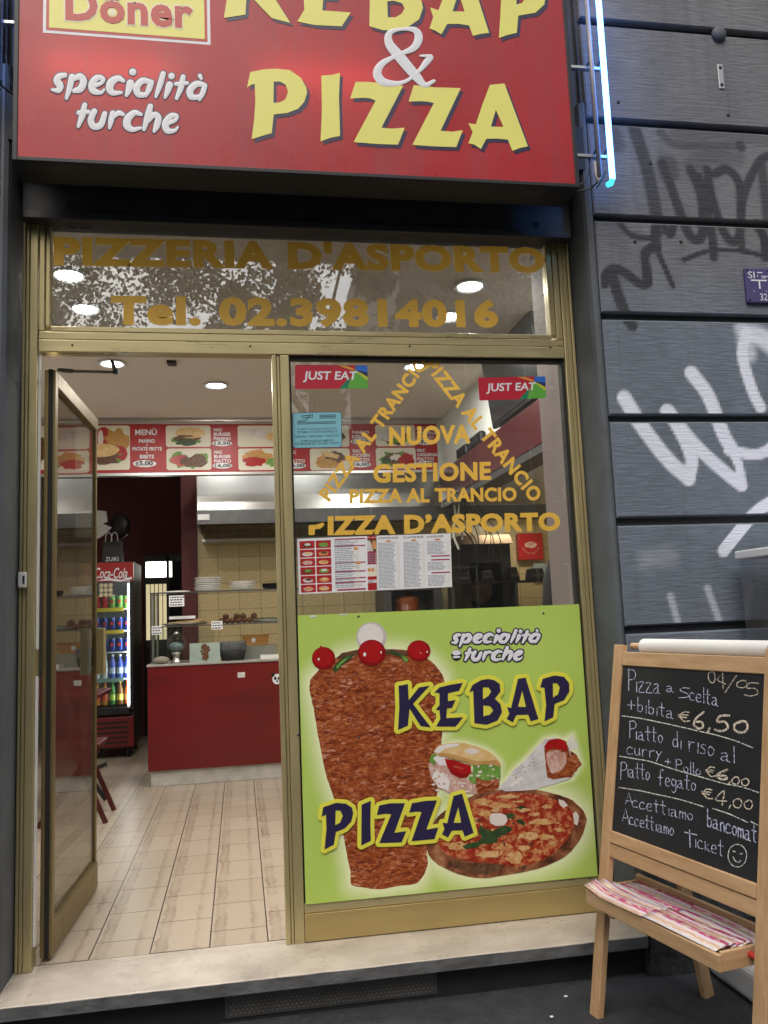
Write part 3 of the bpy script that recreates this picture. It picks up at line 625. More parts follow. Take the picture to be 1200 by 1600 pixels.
neon(2.316, 2.268, -.335, 2.875, 3.80, 1, 'lit blue neon tube with an unlit grey tube, fixed right of the red sign', (3.385, 3.0), 2.165)
neon(-.055, -.012, -.30, 3.16, 3.80, -1, 'blue neon tube with its bracket at the far left edge of the red sign', (3.42,), .058)

# ------------------------------------------------------------------ shop front of brass coloured aluminium
front = thing('brass_shopfront', 'brass coloured aluminium shop front with a transom window and one large pane', 'shop front', (1.13, 0, 0))
ZG, ZT, ZTOP = 2.3555, 2.25, 2.80
def rails(name, parts, m, bev=.003):
    b = MB()
    for p in parts: b.box(*p)
    return b.build(name, M[m], front, bev)
rails('jamb', [(.0135,.024,-.006,.07,0,ZTOP), (.0255,.038,0,.07,0,ZTOP), (.0395,.07,-.003,.07,0,ZTOP)], 'brass')
rails('jamb', [(2.2405,2.2527,-.004,.07,0,ZTOP), (2.222,2.2385,-.001,.07,0,ZTOP), (2.203,2.2205,-.004,.07,0,ZTOP)], 'brass')
rails('transom_stile', [(.0725,.094,.002,.06,ZG-.022,ZTOP), (.0955,.1135,.006,.06,ZG-.001,ZTOP)], 'brass'); rails('transom_stile', [(2.176,2.2015,.002,.06,ZG-.022,ZTOP), (2.150,2.1745,.006,.06,ZG-.001,ZTOP)], 'brass')
rails('transom_rail', [(.1145,2.1495,.006,.06,ZG-.021,ZG), (.0725,2.2015,.001,.06,2.3005,ZG-.0235), (.0725,2.2015,-.002,.06,ZT,2.299)], 'brass_h')
rails('top_rail', [(.1145,2.1495,.012,.06,2.782,2.80)], 'brass_h')
rails('mullion', [(.9611,.9785,0,.06,0,ZT-.001), (.980,.9915,.006,.06,0,ZT-.001), (.993,1.0295,0,.06,0,ZT-.001)], 'brass')
rails('glazing_rail', [(1.031,2.2015,.002,.05,.104,.137)], 'brass_h'); 
b = MB(); b.box(1.031, 2.2015, -.002, .05, .004, .1025); b.build('kick_plate', M['brass_plate'], front, .002)
b = MB(); b.box(2.1885,2.2015,.012,.05,.138,ZT-.001); b.box(1.031,1.037,.012,.05,.138,ZT-.001); b.box(1.0375,2.188,.012,.05,2.236,ZT-.001); b.box(.0245,.025,.004,.06,0,ZTOP); b.box(.0385,.039,.004,.06,0,ZTOP); b.box(2.239,2.240,.004,.06,0,ZTOP); b.box(2.2208,2.2217,.004,.06,0,ZTOP); b.build('gasket', M['gap'], front)
b = MB(); b.box(1.0375, 2.188, .028, .034, .138, 2.2355); b.build('window_pane', M['glass'], front)
b = MB(); b.box(.114, 2.1495, .028, .034, ZG+.0005, 2.782); b.build('transom_pane', M['glass_top'], front)
b = MB(); b.box(.071, .0765, .012, .04, .08, 1.02); b.box(.071, .0765, .012, .04, 1.12, 2.24); b.build('hinge_strip', M['white_trim'], front)  # thin white strip down the hinge side of the doorway
p = at(38, 907, 0); b = MB(); b.box(p.x-.016, p.x+.012, -.03, -.0065, p.z-.028, p.z+.03); b.build('lock_keeper', M['white_trim'], front, .004)
b = MB(); b.box(p.x+.001, p.x+.008, -.0325, -.0302, p.z-.014, p.z+.016); b.build('lock_slot', M['gap'], front)
for u, v in ((113,539),(391,541),(640,541),(860,543)):
    p = at(u, v, -.002); b = MB(); b.lathe([(0,-.0035),(.0035,-.003),(.0042,-.0003)], p, 10, 0, 'y'); b.build('screw_head', M['gap'], front)
GY = .0272                                # outer face of the glass
b = MB()
text_px(b, "PIZZERIA D'ASPORTO", (83.5,368), (849,385), (83.5,415), GY, 0, .052, 0, 1.10)
text_px(b, 'Tel. 02.39814016', (173,460), (777,468), (173,509), GY, 0, .05, 0, 1.10)
b.build('transom_lettering', M['gold'], front, face=NF)
b = MB()
text_px(b, 'NUOVA', (608,667), (735,663), (608,697), GY, 0, .042, 0, 1.06)
text_px(b, 'GESTIONE', (583,725), (767,721), (583,755), GY, 0, .042, 0, 1.06)
text_px(b, 'PIZZA AL TRANCIO', (546,764), (807,761), (546,787), GY, 0, .042, 0, 1.06)
text_px(b, 'IZZA D’ASPORTO', (512,806), (875,800), (512,837), GY, 0, .052, 0, 1.08)
b.poly([[at(440+x/4.615, 720+y/4.615, GY) for x, y in ((195,465),(245,462),(300,443),(310,460),(280,490),(240,495),(238,535),(195,535))]])
def diag(c0, c1, h, s):
    a = Vector((c1[0]-c0[0], c1[1]-c0[1])); L = a.length; a /= L; up = Vector((a.y, -a.x))
    if up.y > 0: up = -up
    tl = Vector(c0)+up*h/2; tr = Vector(c1)+up*h/2; bl = Vector(c0)-up*h/2
    text_px(b, s, tl, tr, bl, GY, 0, .04, 0, 1.12)
diag((506,778), (662,562), 23, 'PIZZA AL TRANCIO'); diag((672,566), (840,779), 23, 'PIZZA AL TRANCIO')
b.build('window_lettering', M['gold'], front, face=NF)
b = MB(); b.tube(smooth_path([at(85,347,.0), at(105,353,.0), at(126,358,.0), at(145,352,.0), at(156,347,.0)], 5), .0022, 6); b.tube(smooth_path([at(81,492,.012), at(84,505,.012), at(97,511,.012)], 5), .0016, 6); b.build('loose_wire', M['black'], front)

# stickers on the glass
def quad(b, pts, Y, mi=0): b.poly([[at(u, v, Y) for u, v in pts]], mi)
def lerpq(q, a, c):                       # q = TL, TR, BR, BL ; a across, c down
    T = (q[0][0]+(q[1][0]-q[0][0])*a, q[0][1]+(q[1][1]-q[0][1])*a); B_ = (q[3][0]+(q[2][0]-q[3][0])*a, q[3][1]+(q[2][1]-q[3][1])*a)
    return (T[0]+(B_[0]-T[0])*c, T[1]+(B_[1]-T[1])*c)
def qtext(b, q, s, a0, a1, c0, c1, Y, mi=0, **k): text_px(b, s, lerpq(q, a0, c0), lerpq(q, a1, c0), lerpq(q, a0, c1), Y, mi, **k)
def qrect(b, q, a0, a1, c0, c1, Y, mi=0): quad(b, [lerpq(q, a0, c0), lerpq(q, a1, c0), lerpq(q, a1, c1), lerpq(q, a0, c1)], Y, mi)
def qpoly(b, q, pts, Y, mi=0): quad(b, [lerpq(q, *p) for p in pts], Y, mi)
STK = [simple('sticker_'+n, c, .35, var=.05) for n, c in (('red', (.50,.02,.045)), ('white', (.82,.82,.84)), ('orange', (.75,.36,.05)), ('blue', (.03,.16,.60)), ('navy', (.02,.03,.12)), ('lime', (.48,.55,.05)), ('green', (.12,.42,.06)), ('teal', (.01,.22,.11)))]
for q, lab in ((((461,570),(574,571),(575,607),(461,608)), 'red delivery sticker with a green and blue corner, in the upper corner beside the mullion'), (((747,590),(852,588),(853,622),(749,626)), 'red delivery sticker with a green and blue corner, in front of the wall television')):
    t = thing('delivery_sticker', lab, 'sticker', at(*q[3], GY), 'delivery stickers on the window')
    b = MB(); y = GY-.0004
    qpoly(b, q, [(.015,0),(.985,0),(1,.05),(1,.95),(.985,1),(.015,1),(0,.95),(0,.05)], y, 0)
    qpoly(b, q, [(.58,0),(.70,.02),(.82,.16),(.80,.22)], y-.0003, 2); qpoly(b, q, [(.84,0),(.985,0),(1,.05),(1,.36),(.83,.20)], y-.0003, 3); qpoly(b, q, [(.83,.20),(1,.30),(1,.48)], y-.0005, 4)
    qpoly(b, q, [(.81,.20),(.84,.2),(1,.50),(1,.72)], y-.0003, 5); qpoly(b, q, [(.81,.22),(1,.68),(1,.95),(.985,1),(.72,1)], y-.0005, 6); qpoly(b, q, [(.77,.48),(.72,1),(.60,1)], y-.0004, 7)
    b.build('sticker_sheet', STK, t, face=NF)
    b = MB(); qtext(b, q, 'JUST EAT', .11, .86, .26, .72, y-.0009, 0, bold=.022, shear=.12); b.build('lettering', M['letter_white'], t, face=NF)
q = ((456,645),(534,643),(534.5,699),(457,700.5)); t = thing('notice_sticker', 'pale blue food hygiene notice stuck inside the window below the left delivery sticker', 'notice', at(*q[3], GY), None)
cb_ = simple('pale_blue_sheet', (.22,.52,.62), .4, var=.05); ci = simple('dark_teal_ink', (.02,.07,.12), .5, var=.1)
b = MB(); y = GY-.0004; rr = [(.04,0),(.96,0),(1,.05),(1,.95),(.96,1),(.04,1),(0,.95),(0,.05)]
qpoly(b, q, rr, y, 1); qpoly(b, q, [(.012+.976*a, .015+.97*c) for a, c in rr], y-.0003, 0); b.build('sheet', [cb_, ci], t, face=NF)
b = MB(); y -= .0007
for s, a0, a1, c0, c1 in (('Questo locale adotta il', .10, .90, .44, .50), ('sistema di autocontrollo', .10, .92, .52, .58), ('Igienico - Sanitario', .06, .62, .64, .705), ('HACCP', .67, .95, .635, .70), ('Come da Regolamento', .16, .84, .77, .83), ('CE 852/04 ex D.Lgs. 155/97', .05, .96, .845, .91)):
    qtext(b, q, s.upper(), a0, a1, c0, c1, y, 0, bold=.008)
for pts in ([(.18,.10),(.42,.07)], [(.22,.16),(.42,.13),(.42,.08)], [(.12,.24),(.28,.23),(.36,.08)]): stroke(b, [(*lerpq(q, *p), .7) for p in pts], lambda u, v: at(u, v, y), NF, .0003, curve=False)
for c in (.08, .12, .16, .27, .31): qrect(b, q, .55 if c < .2 else .10, .88, c, c+.018, y)
b.build('print', ci, t, face=NF)
# menu sheets
def print_lines(b, q, a0, a1, c0, c1, n, Y, mi, gaps=(.62,)):
    for i in range(n):
        c = c0+(c1-c0)*(i+.25)/n; h = (c1-c0)/n*.42; x = a0
        e = a0+(a1-a0)*random.uniform(.66, .82)
        while x < e-.004:
            w = random.uniform(.03, .10)*(a1-a0)*2; x2 = min(x+w, e); qrect(b, q, x, x2, c, c+h, Y, mi); x = x2+.012*(a1-a0)*2
        qrect(b, q, a1-(a1-a0)*.13, a1-(a1-a0)*.02, c, c+h, Y, mi+1)
q = ((464,842),(588,837),(589,922.5),(467,928.5)); t = thing('menu_sheet', 'white and red takeaway menu sheet of small food pictures taped inside the window', 'menu', at(*q[3], GY), 'paper menus in the window')
b = MB(); y = GY-.0006; qrect(b, q, 0, 1, 0, 1, y); b.build('sheet', M['paper'], t, face=NF)
b = MB(); y -= .0004
foods = ['print_brown', 'print_orange', 'print_wrap', 'print_bun', 'print_chicken', 'print_green']
mats = [M['print_red'], M['print_crimson'], M['ink'], M['ink_grey'], M['print_cream'], M['print_bun']]+[M[f] for f in foods]
for r in range(6):
    for c in range(2):
        a0 = .03+c*.205; c0 = .045+r*.158; qrect(b, q, a0, a0+.19, c0, c0+.14, y, 0)
        qpoly(b, q, [(a0+.095+.075*math.cos(k*.7)*random.uniform(.8,1), c0+.08+.045*math.sin(k*.7)*random.uniform(.8,1)) for k in range(9)], y-.0003, 6+(r*2+c*5) % 6)
        qpoly(b, q, [(a0+.10+.05*math.cos(k*.9)*random.uniform(.7,1), c0+.065+.025*math.sin(k*.9)) for k in range(7)], y-.0005, 6+(r+c*3+2) % 6)
for c in (.03, .155, .46, .62, .74, .815): qrect(b, q, .47, .86 if c > .1 else .86, c, c+.022, y, 1)
print_lines(b, q, .47, .78, .06, .93, 26, y-.0001, 3)
qrect(b, q, .49, .86, .945, .975, y, 1)
for a, c in ((.74,.09),(.74,.22),(.72,.36),(.77,.48),(.75,.55),(.70,.88),(.78,.88)): qpoly(b, q, [(a+.035*math.cos(k*.8), c+.028*math.sin(k*.8)) for k in range(8)], y-.0004, 6+int(a*100+c*50) % 4)
qrect(b, q, .885, .998, 0, .29, y, 6); qpoly(b, q, [(.885,.28),(.885,.08),(.92,.09),(.95,.2),(.96,.28)], y-.0003, 8); qpoly(b, q, [(.94,.22),(.95,.10),(.99,.09),(.998,.25)], y-.0003, 7)
qrect(b, q, .885, .998, 0, .06, y-.0004, 0); qtext(b, q, 'Pizza - Kebap', .895, .99, .012, .045, y-.0007, 4)
qrect(b, q, .885, .998, .29, .52, y, 1); qrect(b, q, .885, .998, .57, .74, y, 4); qrect(b, q, .885, .998, .74, .80, y, 0); qrect(b, q, .885, .998, .86, .99, y, 0)
for a in (.905, .95): qpoly(b, q, [(a+.022*math.cos(k*.8), .62+.035*math.sin(k*.8)) for k in range(8)], y-.0003, 7)
print_lines(b, q, .89, .995, .31, .5, 6, y-.0003, 3); print_lines(b, q, .89, .995, .81, .86, 2, y-.0003, 2)
b.build('print', mats, t, face=NF)
q = ((588.5,837),(704,833.5),(706.5,917),(589.5,922.5)); t = thing('menu_sheet', 'white pizza price list of fine print in three columns, taped right of the picture menu', 'menu', at(*q[3], GY), 'paper menus in the window')
b = MB(); y = GY-.0006; qrect(b, q, 0, 1, 0, 1, y); b.build('sheet', M['paper'], t, face=NF)
b = MB(); y -= .0004
for a in (.02, .36, .68):
    qtext(b, q, 'LE NOSTRE PIZZE', a, a+.27 if a < .6 else a+.22, .03, .065, y, 2, bold=.01)
    qpoly(b, q, [(a+.14+.04*math.cos(k*.7), .105+.018*math.sin(k*.7)) for k in range(9)], y-.0002, 7)
    if a < .6: print_lines(b, q, a, a+.29, .13, .97, 34, y, 3)
    else:
        print_lines(b, q, a, a+.30, .13, .38, 10, y, 3); print_lines(b, q, a, a+.30, .52, .68, 7, y, 3); print_lines(b, q, a, a+.30, .76, .97, 9, y, 3)
        for c in (.40, .47, .71): qrect(b, q, a+.05, a+.30, c, c+.024, y, 1)
b.build('print', mats, t, face=NF)

# ------------------------------------------------------------------ lime poster panel with kebab and pizza
PYp = -.0035
pos = thing('kebab_poster', 'lime green poster panel with a kebab cone, burger, wrap and pizza filling the lower window', 'poster', (1.6, 0, .13))
k1 = lambda L: [(440+x/2.4, 940+y/2.4) for x, y in L]
k4 = lambda L: [(600+x/3.75, 1030+y/3.75) for x, y in L]
k5 = lambda L: [(480+x/4, 1220+y/4) for x, y in L]
k6 = lambda L: [(460+x/4.615, 950+y/4.615) for x, y in L]
k7 = lambda L: [(660+x/4.615, 960+y/4.615) for x, y in L]
k8 = lambda L: [(640+x/4, 1200+y/4) for x, y in L]
KEB = k1([(108,292),(150,245),(200,212),(250,192),(330,182),(430,178),(500,190),(550,215),(590,255),(610,300),(607,420),(600,520),(590,640),(582,740),(562,860),(545,940),(548,985),(530,1030),(500,1058),(440,1065),(370,1078),(300,1070),(262,1060),(258,1010),(245,950),(225,840),(190,720),(165,640),(140,520),(120,400),(105,330)])
PIZ = k8([(105,490),(120,545),(160,590),(200,615),(260,645),(330,670),(450,690),(600,670),(760,640),(830,620),(900,590),(960,560),(1010,520),(1070,440),(1105,340),(1100,300),(1080,260),(1020,205),(980,185),(920,165),(820,140),(700,132),(560,138),(450,150),(380,180),(280,230),(190,290),(140,360),(112,430)])
BUR = k7([(40,1060),(60,1020),(80,990),(110,950),(180,930),(280,925),(400,955),(480,990),(540,1040),(565,1080),(560,1200),(545,1260),(400,1290),(200,1292),(110,1250),(60,1170)])
WRA = k7([(545,1255),(640,1140),(760,1030),(880,900),(950,885),(1020,900),(1085,870),(1100,935),(1145,1080),(1080,1180),(940,1230),(800,1270),(600,1280)])
rnd_ = lambda L, k=4: [tuple(p) for p in smooth_path(list(L)+[L[0]], k)[:-1]]
KEB = rnd_(KEB); PIZ = rnd_(PIZ, 3); BUR = rnd_(BUR, 3)
px0, px1, pz0, pz1 = 1.036, 2.189, .1375, 1.206
nx, nz = 150, 140; X, Z = np.meshgrid(np.linspace(px0, px1, nx+1), np.linspace(pz0, pz1, nz+1))
gl = np.zeros_like(X)
for L, rr in ((KEB, .075), (PIZ, .085), (BUR, .03), (WRA, .03)):
    P = [at(u, v, PYp) for u, v in L]; d = np.full_like(X, 9.); inside = np.zeros(X.shape, bool)
    for i in range(len(P)):
        a, c = P[i], P[(i+1) % len(P)]; dx, dz = c.x-a.x, c.z-a.z
        t_ = np.clip(((X-a.x)*dx+(Z-a.z)*dz)/(dx*dx+dz*dz+1e-12), 0, 1); d = np.minimum(d, np.hypot(X-a.x-t_*dx, Z-a.z-t_*dz))
        cr = ((a.z > Z) != (c.z > Z)) & (X < (c.x-a.x)*(Z-a.z)/(c.z-a.z+1e-12)+a.x); inside ^= cr
    d[inside] = 0; gl = np.maximum(gl, np.clip(1-d/rr, 0, 1)**1.6)
b = MB(); b.add([(x, PYp, z) for x, z in zip(X.ravel(), Z.ravel())], [(j*(nx+1)+i, j*(nx+1)+i+1, (j+1)*(nx+1)+i+1, (j+1)*(nx+1)+i) for j in range(nz) for i in range(nx)])
b.box(px0, px1, PYp+.0005, .009, pz0, pz1)
pan_o = o = b.build('panel', M['lime'], pos); fa = o.data.attributes.new('glow', 'FLOAT', 'POINT'); fa.data.foreach_set('value', np.concatenate([gl.ravel(), np.zeros(8)]))
LY = lambda k: PYp-.0006-.0005*k
def flat(b, L, k, mi=0): b.poly([[at(u, v, LY(k)) for u, v in L]], mi)
def ell(cx, cy, rx, ry, n=20, a0=0, jit=0): return [(cx+rx*math.cos(a0+2*math.pi*i/n)*(1+jit*random.uniform(-1,1)), cy+ry*math.sin(a0+2*math.pi*i/n)*(1+jit*random.uniform(-1,1))) for i in range(n)]
def rough(L, amt, k=3):                  # ragged outline
    out = []
    for i in range(len(L)):
        a, c = L[i], L[(i+1) % len(L)]
        for j in range(k):
            t_ = j/k; out.append((a[0]+(c[0]-a[0])*t_+random.uniform(-amt, amt), a[1]+(c[1]-a[1])*t_+random.uniform(-amt, amt)))
    return out
b = MB(); km = [M[n] for n in ('print_kebab', 'print_tomato', 'print_onion', 'print_dkgreen', 'print_green', 'print_halo', 'print_brown', 'print_tomato_rim', 'print_onion_rim')]
flat(b, k6(ell(555,210,110,108,26)), 0, 8); flat(b, k6(ell(550,205,92,92,26)), 0.4, 2); flat(b, rough(KEB, .45, 1), 1, 0)
flat(b, k6([(300,370),(340,325),(410,310),(460,300),(700,296),(810,310),(830,345),(760,340),(690,335),(600,345),(470,340),(380,350)]), 2, 6)
flat(b, k6([(275,440),(310,390),(370,345),(430,335),(415,360),(350,410),(295,470)]), 3, 3); flat(b, k6([(660,318),(720,312),(780,335),(825,370),(805,398),(760,352),(690,332)]), 3, 3); flat(b, k6([(770,340),(800,352),(822,372),(806,394),(785,372)]), 4, 4); flat(b, k6([(300,420),(340,380),(400,345),(350,395),(310,440)]), 4, 4)
flat(b, k6(ell(210,362,84,82,24)), 4, 7); flat(b, k6(ell(204,355,70,68,24)), 4.4, 1); flat(b, k6([(180,282),(190,270),(210,285)]), 5, 1); flat(b, k6(ell(897,308,84,76,24)), 4, 7); flat(b, k6(ell(893,302,70,62,24)), 4.4, 1); flat(b, k6(ell(558,322,100,94,24)), 5, 7); flat(b, k6(ell(552,315,84,78,24)), 5.4, 1)
for (x, y, r) in ((175,370,9),(507,335,13),(625,320,7),(958,316,7),(910,325,4)): flat(b, k6(ell(x, y, r*.8, r*1.2, 10)), 6, 2)
b.build('kebab_picture', km, pan_o, face=NF)
b = MB(); pm = [M[n] for n in ('print_crust', 'print_sauce', 'print_cheese', 'print_egg', 'print_dkgreen', 'print_brown')]
flat(b, rough(PIZ, .4, 1), 2, 0)
flat(b, rough(rnd_(k8([(185,490),(205,520),(230,540),(330,572),(430,588),(560,600),(660,618),(760,598),(860,555),(950,485),(1010,400),(1035,320),(1000,250),(900,195),(780,165),(600,155),(470,175),(380,210),(280,270),(210,350),(180,420)]), 3), .8, 1), 3, 1)
for (x, y, rx, ry) in ((300,485,62,24),(500,540,80,22),(655,560,58,36),(560,235,80,17),(460,210,50,18),(830,338,95,18),(740,425,70,24),(590,490,46,22),(470,285,45,22),(850,430,50,18),(935,385,34,18),(620,178,60,10),(860,240,30,14),(710,262,44,14),(395,330,34,22),(715,500,34,18),(560,420,30,12),(780,290,36,12),(400,420,30,16),(340,400,26,16),(900,470,30,14),(790,520,34,14),(450,480,24,12),(680,210,34,9),(530,265,26,10)):
    flat(b, rough(k8(ell(x, y, rx, ry, 14, random.random(), .30)), .9, 3), 4+random.random()*.8, 2)
for _ in range(46):
    a_ = random.uniform(0, 6.28); q_ = random.uniform(.2, .92); flat(b, rough(k8(ell(610+400*q_*math.cos(a_), 380+200*q_*math.sin(a_), random.uniform(5,16), random.uniform(3,9), 8, random.random(), .35)), .4, 1), 5+random.random()*.4, random.choice((1,1,2,5)))
flat(b, k8([(498,300),(520,282),(570,282),(605,298),(612,330),(590,358),(540,362),(505,345)]), 6, 3)
for L in ([(330,490),(370,468),(430,455),(450,430),(430,395),(440,360),(470,375),(520,395),(575,362),(620,365),(640,385),(600,415),(555,430),(545,465),(500,478),(470,470),(420,492),(360,510)], [(600,290),(640,280),(662,295),(640,315),(610,312)], [(670,325),(700,322),(722,345),(712,360),(685,348)], [(665,245),(700,235),(730,242),(690,258)]): flat(b, rough(k8(L), 1.0, 3), 6, 4)
flat(b, rough(k8([(260,575),(330,590),(470,600),(560,595),(575,635),(480,665),(360,650),(270,620)]), .8, 2), 3, 5); flat(b, rough(k8([(700,610),(730,605),(725,635),(700,640)]), .4, 2), 3, 5)
flat(b, k8([(1020,285),(1040,270),(1060,300),(1050,360),(1030,350)]), 4, 3); flat(b, k8([(930,195),(965,205),(990,235),(960,250),(935,225)]), 4, 3)
b.build('pizza_picture', pm, pan_o, face=NF)
b = MB(); bmats = [M[n] for n in ('print_bun', 'print_chicken', 'print_tomato', 'print_green', 'print_egg', 'print_kebab', 'print_onion', 'print_brown', 'print_bun_edge', 'print_tomato_rim')]
flat(b, rough(k7([(45,1080),(80,1040),(130,1050),(200,1140),(330,1190),(400,1160),(420,1210),(390,1290),(200,1292),(110,1250),(60,1170)]), .8, 3), 3, 1)
flat(b, rough(k7([(390,1170),(560,1180),(548,1260),(400,1290),(380,1240)]), .8, 3), 4, 5); flat(b, rough(k7([(360,1085),(430,1070),(565,1090),(560,1180),(450,1200),(370,1160)]), 1.2, 3), 5, 3); flat(b, rough(k7([(42,1060),(70,1010),(110,1000),(120,1050),(80,1085)]), 1, 3), 4, 3)
flat(b, rough(k7([(80,1040),(130,1000),(170,1030),(190,1090),(120,1090)]), .8, 3), 5, 6); flat(b, k7([(160,1040),(230,1050),(300,1075),(350,1090),(350,1140),(320,1175),(270,1180),(210,1150),(180,1100)]), 6, 2)
flat(b, rough(k7([(90,1120),(150,1140),(200,1200),(190,1270),(120,1250),(70,1180)]), .6, 2), 5, 6); flat(b, rough(k7([(330,1170),(380,1170),(390,1220),(350,1215)]), .6, 2), 6, 3)
flat(b, rnd_(k7([(80,990),(110,950),(180,930),(280,925),(400,955),(480,990),(540,1040),(565,1080),(560,1098),(480,1080),(380,1088),(300,1062),(200,1035),(120,1020)])), 7, 0); flat(b, rough(k7([(120,1020),(200,1035),(300,1062),(380,1088),(480,1080),(560,1098),(565,1080),(530,1050),(480,1055),(390,1058),(300,1032),(200,1005),(110,1000)]), .4, 2), 8, 8); flat(b, rough(k7([(85,990),(115,952),(180,934),(270,930),(250,950),(170,965),(120,1000)]), .4, 2), 8, 6); flat(b, k7(ell(355,985,50,22,14,.3,.15)), 8, 4); flat(b, k7([(190,1110),(230,1130),(300,1150),(345,1140),(320,1172),(270,1178),(215,1150)]), 6.5, 9)
for _ in range(40):
    x_, y_ = random.uniform(60,380), random.uniform(1110,1285); flat(b, k7(ell(x_, y_, random.uniform(6,20), random.uniform(4,11), 7, random.random(), .4)), 5.2+random.random()*.5, random.choice((1,1,6,5,4)))
for _ in range(26):
    x_, y_ = random.uniform(385,555), random.uniform(1085,1185); flat(b, k7(ell(x_, y_, random.uniform(5,15), random.uniform(4,10), 7, random.random(), .4)), 5.2+random.random()*.5, random.choice((3,3,4)))
for i in range(6): flat(b, k7(ell(230+i*12, 1095+i*3+random.uniform(-5,5), 3, 5, 6)), 8, 0)
b.build('burger_picture', bmats, pan_o, face=NF)
b = MB(); wm = [M[n] for n in ('print_wrap', 'print_chicken', 'print_tomato', 'print_onion', 'print_brown', 'print_kebab')]
for L in ([(1040,920),(1080,868),(1090,880),(1060,930)], [(1060,950),(1120,925),(1125,945),(1075,985)], [(1050,935),(1100,900),(1105,915),(1065,955)]): flat(b, k7(L), 1, 3)
flat(b, rough(k7([(1060,980),(1110,1010),(1148,1080),(1110,1130),(1060,1120)]), .8, 3), 1, 5)
flat(b, rough(k7([(545,1255),(600,1200),(640,1140),(700,1090),(760,1030),(820,960),(880,900),(950,885),(1020,905),(1060,960),(1080,1080),(1100,1150),(1050,1190),(940,1225),(800,1265),(600,1275)]), .5, 2), 3, 0)
flat(b, rough(k7([(880,950),(920,905),(980,893),(1040,915),(1055,990),(1085,1080),(1120,1090),(1080,1170),(960,1190),(905,1180),(885,1060)]), .8, 3), 4, 5); flat(b, rough(k7([(890,1000),(960,980),(1030,1000),(1040,1060),(1010,1120),(930,1150),(900,1080)]), 1, 3), 5, 1); flat(b, k7([(880,950),(905,912),(960,895),(1015,905),(1045,950),(1040,985),(990,975),(940,960),(900,985)]), 6, 2)
flat(b, k7([(615,1235),(740,1150),(720,1200),(640,1245)]), 4, 3)
for i in range(16): 
    t_ = random.random(); flat(b, k7(ell(660+200*t_+random.uniform(-20,40), 1180-140*t_+random.uniform(-40,60), random.uniform(2,6), random.uniform(2,5), 6, random.random(), .3)), 5, 4)
b.build('wrap_picture', wm, pan_o, face=NF)
POSTL = [(k4([(85,155),(110,152),(140,145),(145,240),(205,165),(268,155),(170,262),(275,400),(215,392),(150,290),(140,390),(82,415),(90,280)]),),
 (k4([(295,195),(325,165),(385,150),(462,138),(440,185),(375,200),(375,245),(420,238),(400,285),(370,290),(365,345),(465,340),(420,395),(305,395),(330,350),(325,300),(303,295),(325,270),(325,200)]),),
 (k4([(498,195),(520,150),(570,122),(610,116),(645,122),(678,145),(682,190),(650,232),(682,262),(692,310),(665,360),(600,385),(530,375),(525,260),(522,185)]), k4([(580,165),(580,235),(612,215),(628,190),(612,165)]), k4([(582,270),(582,335),(620,325),(640,300),(622,275)])),
 (k4([(720,280),(745,285),(785,115),(830,108),(905,350),(860,365),(845,325),(775,328),(755,370),(718,350),(735,320)]), k4([(810,185),(785,278),(832,280)])),
 (k4([(915,165),(930,115),(1000,95),(1055,103),(1085,140),(1086,190),(1055,240),(1000,262),(992,340),(940,365),(950,270),(940,168)]), k4([(990,140),(990,225),(1020,205),(1030,165),(1015,142)])),
 (k5([(90,225),(100,165),(180,138),(240,142),(280,168),(288,205),(275,255),(235,298),(180,320),(165,400),(108,430),(120,300),(117,212)]), k5([(178,185),(175,278),(205,262),(222,220),(208,187)])),
 (k5([(340,150),(398,125),(395,250),(398,375),(338,405)]),), (k5([(450,155),(520,140),(612,140),(545,325),(620,315),(590,385),(450,390),(525,210),(490,206),(435,215)]),),
 (k5([(655,140),(740,125),(812,122),(745,305),(820,292),(795,365),(652,378),(715,195),(680,193),(637,200)]),), (k5([(845,262),(875,265),(915,95),(968,80),(1040,325),(985,350),(970,310),(905,312),(880,355),(842,335),(858,300)]), k5([(945,165),(915,262),(962,262)]))]
b = MB(); o_ = MB()
for L in POSTL:
    b.poly([[at(u, v, LY(12)) for u, v in lp] for lp in L]); o_.poly([[at(u, v, LY(10)) for u, v in L[0]]])
    lp = L[0]
    for i in range(len(lp)):
        a, c = lp[i], lp[(i+1) % len(lp)]; stroke(o_, [(*a, 6.2), (*c, 6.2)], lambda u, v: at(u, v, LY(9.5)), NF, .0006, curve=False)
o_.build('letter_outline', simple('yellow_print', (.78,.76,.08), .3, var=.04), pan_o, face=NF); b.build('blue_lettering', M['letter_navy'], pan_o, face=NF)
A3 = np.array([[115,570,1],[1090,520,1],[870,835,1]]); B3 = np.array([[205,208],[850,140],[690,333]]); AF = np.linalg.solve(A3, B3)
b = MB(); o_ = MB()
for S in SPEC:
    P = [(*k7([tuple(np.array([x, y, 1])@AF)])[0], r/4*.60) for x, y, r in S]
    stroke(o_, P, lambda u, v: at(u, v, LY(2)), NF, .0005, grow=2.1); stroke(b, P, lambda u, v: at(u, v, LY(4)), NF, .0005)
o_.build('script_outline', M['letter_navy'], pan_o); b.build('script_lettering', M['letter_white'], pan_o)
b = MB(); flat(b, k7(ell(246,293,39,42,20)), 1, 0); flat(b, k7([(210,280),(225,258),(250,254),(272,266),(280,285),(260,292),(230,296)]), 2, 1); flat(b, k7([(215,305),(250,298),(275,303),(272,312),(225,316)]), 2, 1); b.build('round_emblem', [M['black'], M['letter_white']], pan_o, face=NF)
b = MB()
for L in ([(105,55),(165,52),(150,66),(120,70)], [(312,44),(388,40),(370,50),(330,52)]): flat(b, k6(L), 1, 0)
b.build('chipped_edge', M['white_trim'], pan_o, face=NF)
b = MB()
